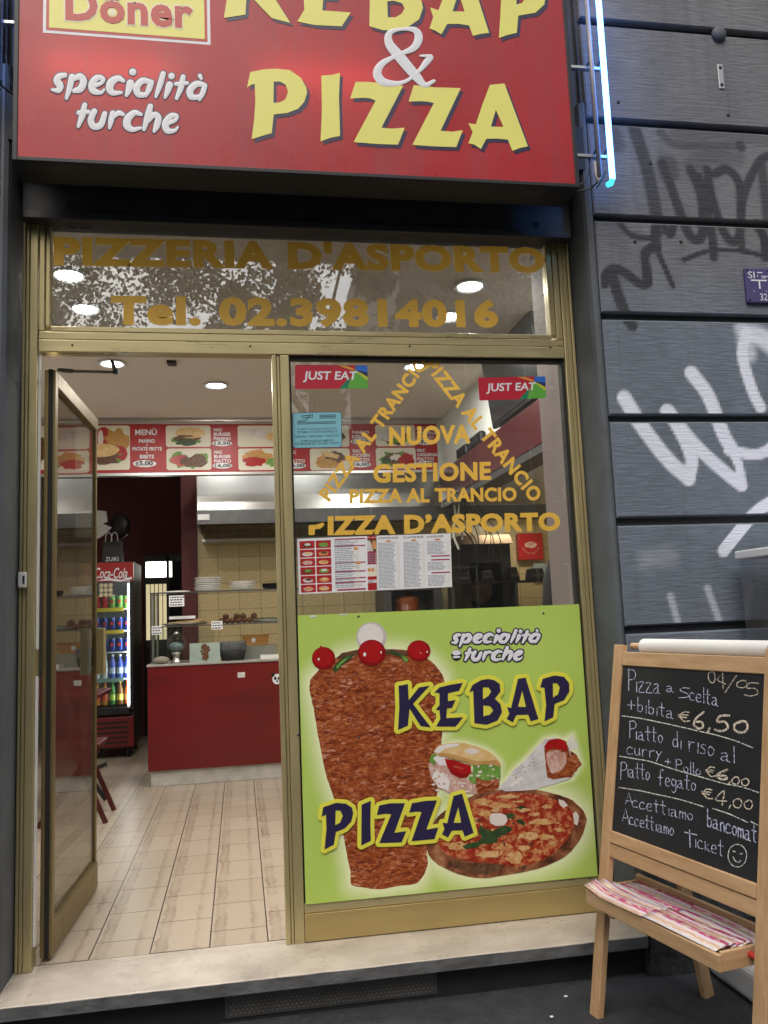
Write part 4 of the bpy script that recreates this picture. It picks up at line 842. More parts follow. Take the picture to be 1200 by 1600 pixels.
for (u, v) in ((560,963),(849,958),(466,1148),(561,1152)): p = at(u, v, LY(0)); b.lathe([(0,-.003),(.004,-.002),(.005,0)], p, 8, 0, 'y')
b.build('fixing_screw', M['steel_dark'], pan_o)

# ------------------------------------------------------------------ door step
sill = thing('door_step', 'worn pale marble door step running under the shop front', 'door step', (1.1, -.1, -.045))
b = MB(); b.box(-.02, 2.255, -.27, .062, -.042, 0); b.build('marble_slab', M['marble'], sill, .006, seg=3)
b = MB(); n = 90; vs = []
for i in range(n+1):
    x = -.02+2.275*i/n; k = mnoise.noise(Vector((x*9, 3.3, 0)))*.0015+mnoise.noise(Vector((x*40, 1, 0)))*.001
    vs += [(x, -.2715+k, -.0435), (x, -.2715+k, -.004+min(k*1.5, .001))]
b.add(vs, [(2*i, 2*i+2, 2*i+3, 2*i+1) for i in range(n)], 0); b.build('worn_edge', M['sill_edge'], sill)
b = MB(); b.box(-.02, 2.2605, -.215, .0, -.155, -.0425); b.build('riser', M['riser'], sill)
g = MB(); gx0, gx1, gz0, gz1 = .74, 1.475, -.135, -.055
g.box(gx0, gx1, -.2195, -.2155, gz0, gz1); g.build('vent_grille', M['steel_dark'], sill)
g = MB()
for r in range(6):
    for i in range(46):
        x = gx0+.02+i*.0153+(r % 2)*.0076; z = gz0+.012+r*.0112; g.add([(x+.0038*math.cos(k*math.pi/3), -.2200, z+.0038*math.sin(k*math.pi/3)) for k in range(6)], [(0,1,2,3,4,5)])
g.build('vent_hole', simple('rusty_hole', (.20,.18,.14), .8, var=.4), sill, face=NF)
rnd = random.Random(3)
for (u, v) in ((884, 1558), (1002-140, 1590)):
    p = atz(u, v, -.149); b = MB(); b.ball((p.x, p.y, p.z+.003), .006, 0, 8, (1.4,1,.5), .5); tag(b.build('paper_scrap', M['paper']), 'tiny white crumpled scrap on the dark pavement '+('near the chalkboard leg' if u > 880 else 'nearest the camera'), 'scrap')

# ------------------------------------------------------------------ open door
door = thing('glass_door', 'glass door in brass coloured frame standing open into the shop', 'door', (.105, .08, 0))
hx, hy = .098, .085; fx, fy = .128, .95; dv = Vector((fx-hx, fy-hy, 0)); DL = dv.length; dv.normalize(); dn = Vector((-dv.y, dv.x, 0)); UP = Vector((0,0,1))
def dbox(b, s0, s1, t0, t1, z0, z1): b.obox(Vector((hx, hy, 0))+dv*(s0+s1)/2-dn*(t0+t1)/2+UP*(z0+z1)/2, dv, dn, UP, (s1-s0)/2, (t1-t0)/2, (z1-z0)/2)
b = MB(); dbox(b, 0, .042, -.02, .022, .012, 2.205); b.build('hinge_stile', M['brass_dark'], door, .003); b = MB(); dbox(b, DL-.028, DL, -.012, .012, .012, 2.205); b.build('lock_stile', M['brass_dark'], door, .003)
b = MB(); dbox(b, .0425, DL-.0285, -.02, .022, 2.145, 2.205); b.build('top_rail', M['brass_dark'], door, .003); b = MB(); dbox(b, .0425, DL-.0285, -.02, .022, .012, .125); b.build('bottom_rail', M['brass_dark'], door, .003)
b = MB(); dbox(b, .043, DL-.029, -.003, .003, .1255, 2.1445); b.build('glass_pane', M['glass_door'], door)
b = MB(); dbox(b, -.006, -.0005, -.004, .012, .012, 2.205); b.build('edge_channel', M['gap'], door)
b = MB(); dbox(b, DL-.075, DL-.004, .0225, .027, .975, 1.19); dbox(b, DL-.075, DL-.066, .0275, .048, .975, 1.19); dbox(b, DL-.075, DL-.012, .0485, .056, .975, 1.19); b.build('handle', M['brass'], door, .002)
b = MB(); a0 = at(92, 572, .10); b.bar(Vector((.17, .16, 2.222)), Vector((.335, .17, 2.222)), .014, .008); b.bar(Vector((.335, .17, 2.225)), Vector((.335, .07, 2.237)), .014, .01); b.cyl((.335,.17,2.215), (.335,.17,2.238), .012, 10); b.bar(Vector((.12,.13,2.217)), Vector((.17,.16,2.222)), .02, .012); b.build('closer_arm', M['black'], door)

# ================================================================== INTERIOR SHELL
CZ = 2.9
sheet('floor', -1.3, 4.1, .062, 7.4, -.001, M['floor'])
b = MB(); b.box(-1.4, 4.2, .065, 7.5, CZ, CZ+.06); struct(b.build('ceiling', M['ceiling']))
def wallbox(name, x0, x1, y0, y1, z0, z1, m): b = MB(); b.box(x0, x1, y0, y1, z0, z1); return struct(b.build(name, M[m]))
wallbox('wall_left', -1.36, -1.3, .065, 7.4, 0, CZ, 'white_wall')
wallbox('wall_front_left', -1.3, .0, .07, .11, 0, CZ, 'white_wall')
wallbox('wall_right', 3.95, 4.0, .4, 5.0, 0, CZ, 'wall_tile')
wallbox('pier', 2.2035, 2.60, .0655, .335, 0, CZ, 'pink_wall')
wallbox('wall_front_right', 2.6, 3.95, .335, .40, 0, CZ, 'white_wall')
wallbox('back_wall', .43, 3.95, 4.92, 5.0, 0, CZ, 'wall_tile')
wallbox('pillar', .285, .4295, 4.88, 5.0, 0, CZ, 'maroon')
wallbox('corridor_side', .36, .43, 5.0, 6.5, 0, CZ, 'maroon')
# rear maroon wall with its doorway
wallbox('rear_wall', -1.3, -.235, 6.5, 6.58, 0, CZ, 'maroon'); wallbox('rear_wall_head', -.2345, .36, 6.5, 6.58, 1.99, CZ, 'maroon')
wallbox('wall_beyond', -1.3, .5, 7.38, 7.44, 0, CZ, 'black')
t = thing('rear_door', 'dark rear door with a bright top light and pale boards behind bars, at the end of the shop', 'door', (.06, 6.5, 0))
b = MB(); b.box(-.234, -.212, 6.49, 6.53, 0, 1.985); b.box(.012, .045, 6.49, 6.53, 0, 1.985); b.box(.34, .359, 6.49, 6.53, 0, 1.985); b.box(-.2115, .3395, 6.49, 6.53, 1.91, 1.985); b.box(-.2115, .0115, 6.49, 6.53, 1.66, 1.735); b.box(-.2115, .0115, 6.49, 6.53, .95, 1.04); b.build('frame', M['black'], t)
b = MB(); b.box(-.2115, .0115, 6.505, 6.512, 1.7355, 1.9095); b.build('top_light', M['window_light'], t)
b = MB(); b.box(.0455, .072, 6.505, 6.512, 1.735, 1.9095); b.build('side_light', M['window_light'], t); b = MB(); b.box(.0725, .3395, 6.5, 6.515, .0, 1.9095); b.box(.0455,.072,6.5,6.515,0,1.734); b.build('door_leaf', M['black_matte'], t)
b = MB(); b.box(-.2115, .0115, 6.515, 6.52, 1.0405, 1.6595); b.build('board', emis('glowing_boards', (.85,.72,.42), .55), t)  # boards emit a little themselves, in place of daylight falling on them
b = MB(); [b.box(x-.004, x+.004, 6.50, 6.508, 1.0405, 1.6595) for x in (-.165,-.12,-.075,-.03)]; b.build('bar', M['black'], t)
b = MB(); b.box(-.2115, .0115, 6.505, 6.52, .0, .9495); b.build('lower_panel', M['black_matte'], t)

# ceiling lamps
def lamp(x, y, first=[], watts=None):
    if first:
        o = copy_thing(first[0], (x-first[0].location.x, y-first[0].location.y, 0))
    else:
        o = thing('ceiling_lamp', 'x', 'ceiling lamp', (x, y, CZ), 'round lamps set in the shop ceiling')
        b = MB(); b.lathe([(.066,-.001),(.088,-.004),(.092,-.012),(.085,-.016),(.068,-.013),(.063,.0)], (x, y, CZ), 24); b.build('ring', M['white_plastic'], o)
        b = MB(); b.lathe([(0,-.004),(.03,-.004),(.0635,-.002)], (x, y, CZ), 24); b.build('lens', M['lens'], o)
        first.append(o)
    L = D.lights.new('downlight', 'AREA'); L.shape = 'DISK'; L.size = .12; L.energy = watts or LAMP_W; L.color = (1,.95,.87)
    lo = D.objects.new('downlight', L); COL.objects.link(lo); lo.location = (x, y, CZ-.02)
    return o
LAMP_W = 10.5
for x, y, lab in ((.03,.80,'round ceiling lamp nearest the glass on the door side'), (.03,1.25,'round ceiling lamp behind the nearest one on the door side'), (.03,2.23,'round ceiling lamp seen through the top of the open doorway'), (2.04,.80,'round ceiling lamp nearest the glass on the window side'),
                  (2.04,1.25,'round ceiling lamp behind the nearest one on the window side'), (2.04,2.23,'round ceiling lamp above the apex of the slanting window lettering'), (.68,2.73,'round ceiling lamp in front of the menu board, over the counter')):
    lamp(x, y)['label'] = lab
for x, lab in ((.67,'round ceiling lamp behind the menu board, over the door side end of the extractor hood'), (1.42,'round ceiling lamp behind the menu board, over the middle of the extractor hood'), (3.55,'round ceiling lamp over the hood in the kitchen corner beyond the maroon beam')):
    lamp(x, 3.93, watts=4.5)['label'] = lab
t = thing('ceiling_sensor', 'small dark square sensor on the ceiling between the lamps of the doorway', 'sensor', (.41, 2.2, CZ)); b = MB(); b.box(.38,.44,2.16,2.24,CZ-.02,CZ-.0005); b.build('sensor_case', M['black'], t, .004); b = MB(); b.lathe([(0,-.028),(.01,-.026),(.014,-.02)], (.41,2.2,CZ), 10); b.build('sensor_eye', M['steel_dark'], t)

# bulkhead on the right with television
t = thing('bulkhead', 'maroon bulkhead running back along the right side under a white wall', 'bulkhead', (2.6, 2.4, 2.1))
b = MB(); b.box(2.60, 2.68, .34, 4.9, 2.402, CZ-.001); b.build('white_upper', M['white_wall'], t)
b = MB(); b.box(2.54, 2.70, .34, 3.72, 2.14, 2.40); b.build('maroon_beam', simple('maroon_gloss', (.075,.012,.016), .3, var=.2), t, .005)
b = MB(); b.box(2.542, 2.70, .34, 3.72, 2.09, 2.137); b.build('grey_edge', M['steel_dark'], t)
t = thing('wall_television', 'dark flat television on the white wall, behind the sticker on the right of the window', 'television', (2.55, 1.72, 2.46))
b = MB(); b.obox((2.535, 1.65, 2.70), Vector((0,1,0)), Vector((1,0,.12)).normalized(), Vector((-.12,0,1)).normalized(), .50, .02, .27); b.build('casing', M['black'], t, .008)
b = MB(); b.obox((2.512, 1.65, 2.70), Vector((0,1,0)), Vector((1,0,.12)).normalized(), Vector((-.12,0,1)).normalized(), .48, .001, .245); b.build('screen', M['pane_dark'], t)
b = MB(); b.bar((2.56,1.65,2.7), (2.598,1.65,2.7), .1, .1); b.build('bracket', M['steel_dark'], t)
for i, (y, s) in enumerate(((2.62, 1), (3.02, .9))):
    t = thing('black_speaker', 'black box on the maroon beam, '+('nearer the window' if i == 0 else 'farther back'), 'speaker', (2.60, y, 2.40)); b = MB(); b.box(2.548, 2.598, y-.15*s, y+.15*s, 2.4015, 2.4015+.10*s); b.build('cabinet', M['black'], t, .02); b = MB(); [b.lathe([(0,.012),(.03,.004),(.038,0)], (2.5475, y+k*.075, 2.45), 12) for k in ()]; b.box(2.543,2.5475,y-.11*s,y+.11*s,2.42,2.48); b.build('grille', M['black_matte'], t)
t = thing('cable_bundle', 'loose dark cables hanging from the beam in front of the extractor hood', 'cables', (2.62, 3.6, 2.1))
b = MB()
for i in range(9):
    x = 2.56+random.uniform(-.02,.12); y = 2.9+i*.08; x2 = x+random.uniform(-.05,.22); z2 = random.uniform(1.35,1.75)
    b.tube(smooth_path([(x,y,2.12), (x+random.uniform(-.04,.05),y+.03,2.0), (x2,y+.1,(2.0+z2)/2), (x2+random.uniform(-.03,.03),y+.12,z2)], 6), random.uniform(.003,.005), 6)
b.build('cable', M['black'], t)
b = MB(); b.tube(smooth_path([(2.60,3.5,2.14),(2.61,3.5,2.0),(2.59,3.52,1.85),(2.63,3.52,1.72)], 6), .010, 8); b.tube(smooth_path([(2.64,3.45,2.14),(2.62,3.45,1.95),(2.66,3.5,1.8)], 6), .007, 8); b.build('white_conduit', M['white_trim'], t)

# menu board above the counter
MY = 3.75
men = thing('menu_board', 'long red menu board with food pictures and prices hanging across the back of the shop', 'menu board', (.9, MY, 2.43))
bx0, bx1 = -.80, 2.545; bz0, bz1 = at(300, 738, MY).z, at(300, 663, MY).z
b = MB(); b.box(bx0, bx1, MY, MY+.006, bz0, bz1); mb_o = b.build('board', M['print_red'], men); b = MB(); b.box(bx0, bx1, MY+.0065, MY+.05, bz0, bz1); b.build('back_panel', M['white_plastic'], men)  # unseen white back, added so the hood mirrors no red
b = MB(); b.box(bx0, bx1, MY-.01, MY+.055, bz1, bz1+.025); b.build('frame_rail', M['steel'], men, .002); b = MB(); b.box(bx0, bx1, MY-.01, MY+.055, bz0-.025, bz0); b.build('frame_rail', M['steel'], men, .002)
def panel_pic(px0_, px1_, py0_, py1_):
    q = [at(px0_, py0_, MY-.001), at(px1_, py0_, MY-.001), at(px1_, py1_, MY-.001), at(px0_, py1_, MY-.001)]
    x0, x1, z0, z1 = q[0].x, q[1].x, q[2].z, q[0].z; return x0, x1, z0, z1
fm = [M['print_cream'], M['print_bun'], M['print_brown'], M['print_green'], M['print_tomato'], M['print_orange'], M['print_chips'], M['print_wrap'], M['print_red'], M['print_egg'], M['print_dkgreen']]
def pic(px0_, px1_, py0_, py1_, blobs):
    x0, x1, z0, z1 = panel_pic(px0_, px1_, py0_, py1_); b = MB(); e = .014
    b.add([(x0+e,MY-.001,z0),(x1-e,MY-.001,z0),(x1,MY-.001,z0+e),(x1,MY-.001,z1-e),(x1-e,MY-.001,z1),(x0+e,MY-.001,z1),(x0,MY-.001,z1-e),(x0,MY-.001,z0+e)], [tuple(range(8))], 0)
    for k, (cx, cy, rx, ry, mi, jit, rot) in enumerate(blobs):
        n = 18; P = []
        for i in range(n):
            a = 2*math.pi*i/n; j = 1+jit*random.uniform(-1,1); ex, ey = rx*math.cos(a)*j, ry*math.sin(a)*j
            P.append((x0+(x1-x0)*min(max(cx+ex*math.cos(rot)-ey*math.sin(rot), .01), .99), MY-.002-.0006*k, z1-(z1-z0)*min(max(cy+ex*math.sin(rot)*1.6+ey*math.cos(rot), .02), .98)))
        b.poly([P], mi)
    b.build('food_picture', fm, mb_o, face=NF)
burger = [(.48,.66,.30,.22,3,.3,0), (.48,.62,.30,.20,2,.22,0), (.45,.78,.22,.14,10,.3,0), (.55,.34,.34,.26,1,.03,.05), (.42,.50,.20,.05,2,.2,0)]
plate = [(.5,.52,.44,.38,3,.25,0), (.3,.55,.2,.25,4,.2,0), (.60,.58,.30,.30,2,.2,0), (.5,.22,.18,.10,9,.2,0), (.55,.3,.05,.14,9,.2,.5)]
wrap = [(.45,.38,.42,.17,7,.05,.25), (.78,.55,.20,.22,1,.15,.3), (.92,.66,.10,.20,2,.2,.2), (.2,.32,.10,.10,9,.1,0)]
mixed = [(.42,.45,.34,.36,5,.25,0), (.35,.60,.25,.22,4,.22,0), (.44,.30,.30,.14,6,.25,.1), (.80,.65,.20,.22,3,.35,0)]
chick = [(.5,.55,.36,.36,5,.2,0), (.62,.42,.25,.28,2,.2,.2), (.4,.66,.25,.2,6,.2,0), (.5,.3,.2,.12,1,.3,.3)]
kebabp = [(.45,.55,.40,.36,3,.3,0), (.45,.52,.26,.27,2,.2,0), (.76,.55,.2,.3,4,.2,0), (.48,.45,.12,.14,9,.35,.4), (.25,.62,.12,.16,10,.2,0)]
bun2 = [(.5,.58,.36,.34,2,.2,0), (.42,.45,.34,.30,7,.06,-.2), (.62,.72,.22,.14,3,.3,0)]
pic(118,203,665,734, [(.50,.30,.16,.26,8,.05,0),(.46,.30,.05,.2,9,.05,0),(.76,.36,.22,.26,6,.3,.5),(.82,.62,.14,.14,8,.1,.6),(.50,.72,.32,.18,3,.3,0),(.50,.72,.32,.16,2,.2,0),(.46,.56,.34,.15,1,.04,0)])
pic(259,329,665,698, burger); pic(260,330,701,734, plate); pic(371,446,665,698, wrap); pic(372,446,701,734, mixed); pic(483,545,665,698, bun2); pic(484,546,701,734, chick); pic(586,648,664,697, bun2); pic(587,649,700,732, kebabp); pic(40,76,665,734, plate)
b = MB(); TYm = MY-.0035
def mt(s, u0, u1, v0, v1, mi=0, y=TYm, bold=.03): text_px(b, s, (u0,v0), (u1,v0), (u0,v1), y, mi, bold)
def oval(u, v, ru, rv): b.poly([[at(u+ru*math.cos(k*.35), v+rv*math.sin(k*.35), MY-.0028) for k in range(18)]], 0)
mt('MENÙ', 211,245,668.5,680); mt('PANINO', 217,242,686,692); mt('+', 228,231,694,697); mt('PATATE FRITTE', 207,253,698.5,704); mt('+', 228,231,706,709); mt('BIBITE', 218.5,241,710.5,716.5); oval(226,724.5,18.5,5.6); mt('€', 211.5,217,721.5,728,1); mt('5,00', 217.5,239,720,728.5,1)
for (u, vs, words, price) in ((334,669,('MAC','BURGER','PANINO'),'3,50'), (334.5,704,('MAC','BURGER','PIATTO'),'6,00'), (450,669,('MAC','','PANINO'),'3,50'), (450,704,('MAC','','PIATTO'),'6,00'), (550,669,('PANINO','KEBAP'),'3,50'), (551,702,('MAC','CICKEN','PIATTO'),'6,00'), (651,667,('MAC','ORIGINAL','PANINO'),'3,50'), (651.5,701,('MAC','ORIGINAL','PIATTO'),'6,00')):
    if len(words) == 2: vs += 4
    for i, w_ in enumerate(words):
        if w_: mt(w_, u, u+4.6*len(w_)-1, vs+i*6.8, vs+i*6.8+5.2)
    ov = vs+len(words)*6.8+3.2; oval(u+13, ov, 15.5, 4.6); mt('€', u, u+3.8, ov-2.6, ov+2.8, 1); mt(price, u+5.5, u+26, ov-3, ov+3.2, 1)
b.build('lettering', [M['letter_white'], M['ink']], mb_o, face=NF)

# extractor hood on the back wall
t = thing('extractor_hood', 'wide brushed steel extractor hood under the menu board', 'hood', (2.1, 4.2, 2.02))
b = MB(); x0, x1 = .472, 3.94
b.add([(x0,4.12,2.17),(x1,4.12,2.17),(x1,4.16,2.56),(x0,4.16,2.56),(x0,4.9,2.17),(x1,4.9,2.17),(x1,4.9,2.56),(x0,4.9,2.56)], [(0,1,2,3),(4,0,3,7),(1,5,6,2),(3,2,6,7)]); b.build('canopy', M['hood_steel'], t)
b = MB(); b.box(x0-.004, x1, 4.10, 4.14, 2.045, 2.168); b.box(x0-.004, x0+.02, 4.141, 4.9, 2.045, 2.168); b.build('lower_lip', M['steel_dark'], t, .002)
b = MB(); b.box(x0+.03, x1, 4.15, 4.88, 2.12, 2.14); b.build('filter_panel', M['steel_dark'], t)
b = MB(); b.box(3.15, 3.70, 4.36, 4.42, 2.098, 2.118); b.build('hood_lamp', emis('hood_lamp_cover', (1,.93,.78), 8), t)
hl = D.lights.new('hood_light', 'AREA'); hl.shape = 'RECTANGLE'; hl.size = .5; hl.size_y = .05; hl.energy = 4; hl.color = (1,.9,.72); ho = D.objects.new('hood_light', hl); COL.objects.link(ho); ho.location = (3.42, 4.39, 2.09)
b = MB(); p = at(318, 808, 4.098); b.box(p.x-.05, p.x+.05, 4.095, 4.0985, p.z-.025, p.z+.025); b.build('label_plate', M['steel'], t)
b = MB(); b.box(x0+.02, 2.55, 4.60, 4.9, 1.94, 1.965); b.add([(x0+.03,4.62,2.05),(x0+.03,4.9,2.05),(x0+.03,4.9,1.97)], [(0,1,2)]); tag(b.build('spice_shelf', M['steel']), 'narrow steel shelf on the tiled wall just under the extractor hood', 'shelf')
# kitchen corner on the right: oven, picture, shelf
t = thing('pizza_oven', 'tall dark pizza oven with a brown opening in the tiled corner behind the window', 'oven', (3.15, 4.6, 0))
b = MB(); b.box(2.90,2.99,4.5,4.9,.9,1.84); b.box(3.30,3.40,4.5,4.9,.9,1.84); b.box(2.9905,3.2995,4.5,4.9,1.66,1.84); b.box(2.9905,3.2995,4.5,4.9,.9,1.22); b.box(2.9905,3.2995,4.86,4.9,1.22,1.66); b.build('body', M['black'], t, .004)
b = MB(); b.add([(2.88,4.46,1.842),(3.42,4.46,1.842),(3.40,4.5,1.93),(2.90,4.5,1.93),(2.88,4.9,1.842),(3.42,4.9,1.842),(3.40,4.9,1.93),(2.90,4.9,1.93)], [(0,1,2,3),(3,2,6,7),(4,0,3,7),(1,5,6,2)]); b.build('hood_top', simple('bronze_panel', (.16,.10,.05), .4, .4), t)
b = MB(); b.lathe([(0,0),(.10,0),(.13,.02),(.12,.05),(0,.06)], (3.15,4.7,1.40), 18, 0, 'y'); b.build('oven_mouth', simple('fire_brick', (.36,.24,.15), .9, var=.5, scale=14), t)  # plain brown disc filling the oven opening
b = MB(); b.box(2.88, 3.43, 4.44, 4.9, .0, .895); b.build('stand', M['steel_dark'], t)
t = thing('kebab_grill', 'dark upright grill with browned meat standing behind the price list', 'grill', (2.45, 4.55, 0))
b = MB(); b.box(2.12,2.20,4.4,4.85,.9,1.42); b.box(2.60,2.68,4.4,4.85,.9,1.42); b.box(2.2005,2.5995,4.75,4.85,.9,1.42); b.box(2.12,2.68,4.4,4.85,1.4205,1.47); b.build('casing', M['steel_dark'], t, .004)
b = MB(); b.lathe([(0,0),(.08,.0),(.11,.2),(.12,.4),(.0,.44)], (2.38,4.6,.96), 20); b.build('meat', M['print_kebab'], t); b = MB(); b.box(2.1,2.7,4.35,4.88,0,.895); b.build('base', M['steel'], t)
t = thing('red_box_picture', 'square red pizza box fixed to the tiled wall beside the oven', 'box', (3.70, 4.85, 1.68))
b = MB(); b.box(3.60,3.86,4.84,4.915,1.70,1.97); b.build('box', M['print_tomato'], t, .004); b = MB(); b.poly([[(3.73+.075*math.cos(k*.4)*random.uniform(.7,1), 4.8385, 1.85+.035*math.sin(k*.4)*random.uniform(.7,1)) for k in range(16)]])
for k in range(9): a = math.pi*(1.1+.8*k/8); x, z = 3.73+.085*math.cos(a), 1.84+.075*math.sin(a); b.poly([[(x-.006,4.8385,z-.005),(x+.006,4.8385,z-.005),(x+.006,4.8385,z+.005),(x-.006,4.8385,z+.005)]])
b.build('emblem', M['print_chicken'], t, face=NF)
b = MB(); b.box(3.76,3.90,4.885,4.915,1.49,1.665); tag(b.build('wall_notice', M['grey']), 'grey notice on the tiles under the red box', 'notice')
t = thing('dark_shelf', 'thin dark shelf across the tiled corner in front of the oven', 'shelf', (3.3, 4.4, 1.44)); b = MB(); b.box(2.72,3.93,4.25,4.43,1.455,1.475); b.build('shelf_board', M['black'], t)
b = MB(); [b.box(x,x+.03,4.28,4.42,.9,1.4545) for x in (2.74,3.35,3.88)]; b.build('upright', M['steel_dark'], t)
for i, (x, w, h, lab) in enumerate(((2.86,.15,.09,'black appliance on the thin shelf, in front of the oven edge'), (3.10,.13,.10,'black appliance on the thin shelf, in front of the oven mouth'), (3.36,.10,.13,'tall black appliance on the thin shelf beside the oven'), (3.58,.17,.11,'black box scale on the thin shelf below the red box'))):
    t = thing('kitchen_appliance', lab, 'appliance', (x,4.34,1.475), 'black appliances on the thin shelf'); b = MB(); b.add([(x-w/2,4.28,1.476),(x+w/2,4.28,1.476),(x+w/2,4.41,1.476),(x-w/2,4.41,1.476),(x-w/2+.02,4.31,1.476+h),(x+w/2-.02,4.31,1.476+h),(x+w/2-.02,4.40,1.476+h),(x-w/2+.02,4.40,1.476+h)], [(3,2,1,0),(4,5,6,7),(0,1,5,4),(1,2,6,5),(2,3,7,6),(3,0,4,7)]); b.build('casing', M['black'], t, .006); b = MB(); b.box(x-w/3,x+w/3,4.285,4.292,1.48+h*.25,1.48+h*.5); b.build('display', M['steel_dark'], t)
    
b = MB(); b.box(2.45,3.94,3.55,4.2,1.18,1.22); b.box(2.46,3.94,3.58,4.18,0,1.179); tag(b.build('kitchen_counter', simple('pink_stone_top', (.33,.25,.21), .35, var=.3)), 'brown stone worktop in front of the oven, seen above the poster', 'worktop')
t = thing('hanging_coat', 'dark coat hanging beside a grey board at the right edge of the window', 'coat', (2.33, .45, 1.1)); 
p0 = at(872, 948, .45); b = MB()
b.lathe([(.0,.30),(.03,.29),(.055,.22),(.085,.14),(.10,0),(.10,-.25),(0,-.26)], (p0.x+.035, .47, p0.z), 18); b.build('coat_cloth', M['black_matte'], t)
p1 = at(884, 866, .42); b = MB(); b.box(p1.x, p1.x+.075, .40, .405, p0.z-.2, p1.z); tag(b.build('grey_board', M['grey']), 'narrow grey board standing in front of the dark coat', 'board')

# ================================================================== INTERIOR OBJECTS
# serving counter with its glass case
cnt = thing('serving_counter', 'red laminate serving counter on a white plinth inside the doorway', 'counter', (1.3, 3.4, 0))
b = MB(); b.box(.122, 2.42, 3.38, 4.0, .115, .882); b.build('red_front', M['counter_red'], cnt, .003)
b = MB(); b.box(.140, 2.41, 3.40, 3.98, .0, .1145); b.build('plinth', M['plinth_white'], cnt, .003)
b = MB(); b.box(.115, 2.425, 3.372, 4.01, .8825, .9); b.build('worktop', simple('grey_worktop', (.40,.38,.35), .3, var=.25, scale=20), cnt, .003)
p = at(377, 1055, 3.379); b = MB(); b.box(p.x-.028, p.x+.028, 3.3775, 3.379, p.z-.018, p.z+.022); tag(b.build('small_label', M['print_wrap']), 'small torn label stuck on the red counter front', 'label')
p = at(433, 1061, 3.379); t = thing('panda_sticker', 'round black and white panda face sticker on the red counter beside the mullion', 'sticker', (p.x, 3.379, p.z))
b = MB(); b.poly([[(p.x+.037*math.cos(k*.4), 3.3785, p.z+.04*math.sin(k*.4)) for k in range(16)]], 0)
for dx, dz, r in ((-.03,.034,.013),(.03,.034,.013),(-.014,.006,.011),(.014,.004,.011),(0,-.016,.007)): b.poly([[(p.x+dx+r*math.cos(k*.6), 3.3780, p.z+dz+r*1.2*math.sin(k*.6)) for k in range(10)]], 1)
b.build('sticker_sheet', [M['letter_white'], M['black']], t, face=NF)
cs = thing('display_case', 'glass display case with two shelves on top of the red counter', 'display case', (1.3, 3.6, .9))
CY0, CY1, CX0, CX1 = 3.46, 3.86, .135, 2.40; S2, S1 = 1.445, 1.185
b = MB(); b.box(CX0, CX1, CY0, CY1, S2-.008, S2); b.build('top_shelf', M['glass_case'], cs); b = MB(); b.box(CX0, CX1, CY0-.004, CY0-.0005, S2-.009, S2+.001); b.box(CX0, CX1, CY1+.0005, CY1+.004, S2-.009, S2+.001); b.build('shelf_trim', M['steel_dark'], cs)
b = MB(); b.box(CX0+.006, CX1, CY0+.01, CY1-.01, S1-.008, S1); b.build('middle_shelf', M['glass_case'], cs); b = MB(); b.box(CX0+.006, CX1, CY0+.006, CY0+.0095, S1-.009, S1+.001); b.build('shelf_trim', M['steel_dark'], cs)
b = MB(); b.box(CX0, CX0+.005, CY0, CY1, .9005, S2-.0085); b.build('end_pane', M['glass_case'], cs)
b = MB(); b.box(CX0, .62, CY0-.001, CY0+.004, .93, S1-.02); b.build('front_pane', M['glass_case'], cs)
b = MB(); [b.cyl((x, y, .9005), (x, y, S2-.0085), .008, 10) for x, y in ((CX0+.02, CY0+.02), (CX0+.02, CY1-.02), (1.25, CY1-.02))]; b.build('post', M['steel'], cs)
def plate_mb(c, dark=False):
    b = MB(); b.lathe([(0,0),(.055,.0),(.075,.006),(.105,.016),(.108,.019),(.104,.019),(.075,.010),(.05,.005),(0,.005)], c, 28); return b
def stack(px, n, dz, lab, mat):
    p = at(px, 920, 3.65); first = None
    for i in range(n):
        if first is None: first = plate_mb((p.x, 3.65, S2+.001)).build('plate', mat); first_o = first; tag(first, lab, 'plate', 'plates stacked on the glass case'); first.location = (0,0,0)
        else:
            c = first.copy(); COL.objects.link(c); c.location = (random.uniform(-.004,.004), random.uniform(-.004,.004), i*dz)
stack(325, 7, .0155, 'white plate in the tallest stack on the glass case, left of the others', M['porcelain'])
stack(380, 5, .0135, 'white plate in the middle stack on the glass case', M['porcelain'])
stack(430, 4, .010, 'dark plate in the low stack on the glass case beside the mullion', M['black'])
p = at(272, 925, 3.5); b = MB(); b.lathe([(0,0),(.10,.0),(.115,.01),(.11,.014),(0,.016)], (p.x, 3.7, S2+.001), 20); tag(b.build('shallow_dish', M['porcelain']), 'pale shallow dish lying at the left end of the glass case top', 'dish')
def paper(px, py, Y, w, h, lab, lines, name='paper_note'):
    p = at(px, py, Y); t = thing(name, lab, 'note', (p.x, Y, p.z-h/2)); b = MB(); b.box(p.x-w/2, p.x+w/2, Y, Y+.001, p.z-h/2, p.z+h/2); so = b.build('sheet', M['paper'], t)
    b = MB()
    for i in range(lines):
        z = p.z+h/2-(i+.7)*h/lines*.92; x = p.x-w*.42
        while x < p.x+w*.36: q_ = random.uniform(.008,.02); b.add([(x,Y-.0006,z-.004),(x+q_,Y-.0006,z-.005),(x+q_,Y-.0006,z+.005),(x,Y-.0006,z+.004)], [(0,1,2,3)]); x += q_+.005
    b.build('handwriting', M['ink'], so, face=NF)
paper(276, 939, CY0-.006, .115, .085, 'white handwritten note hanging at the top of the glass case', 4)
paper(339, 977, CY0-.006, .085, .065, 'small price note between the bread tray and the fried balls', 3)
paper(245, 985, CY0-.006, .075, .065, 'pale note at the lower left corner of the glass case', 3)
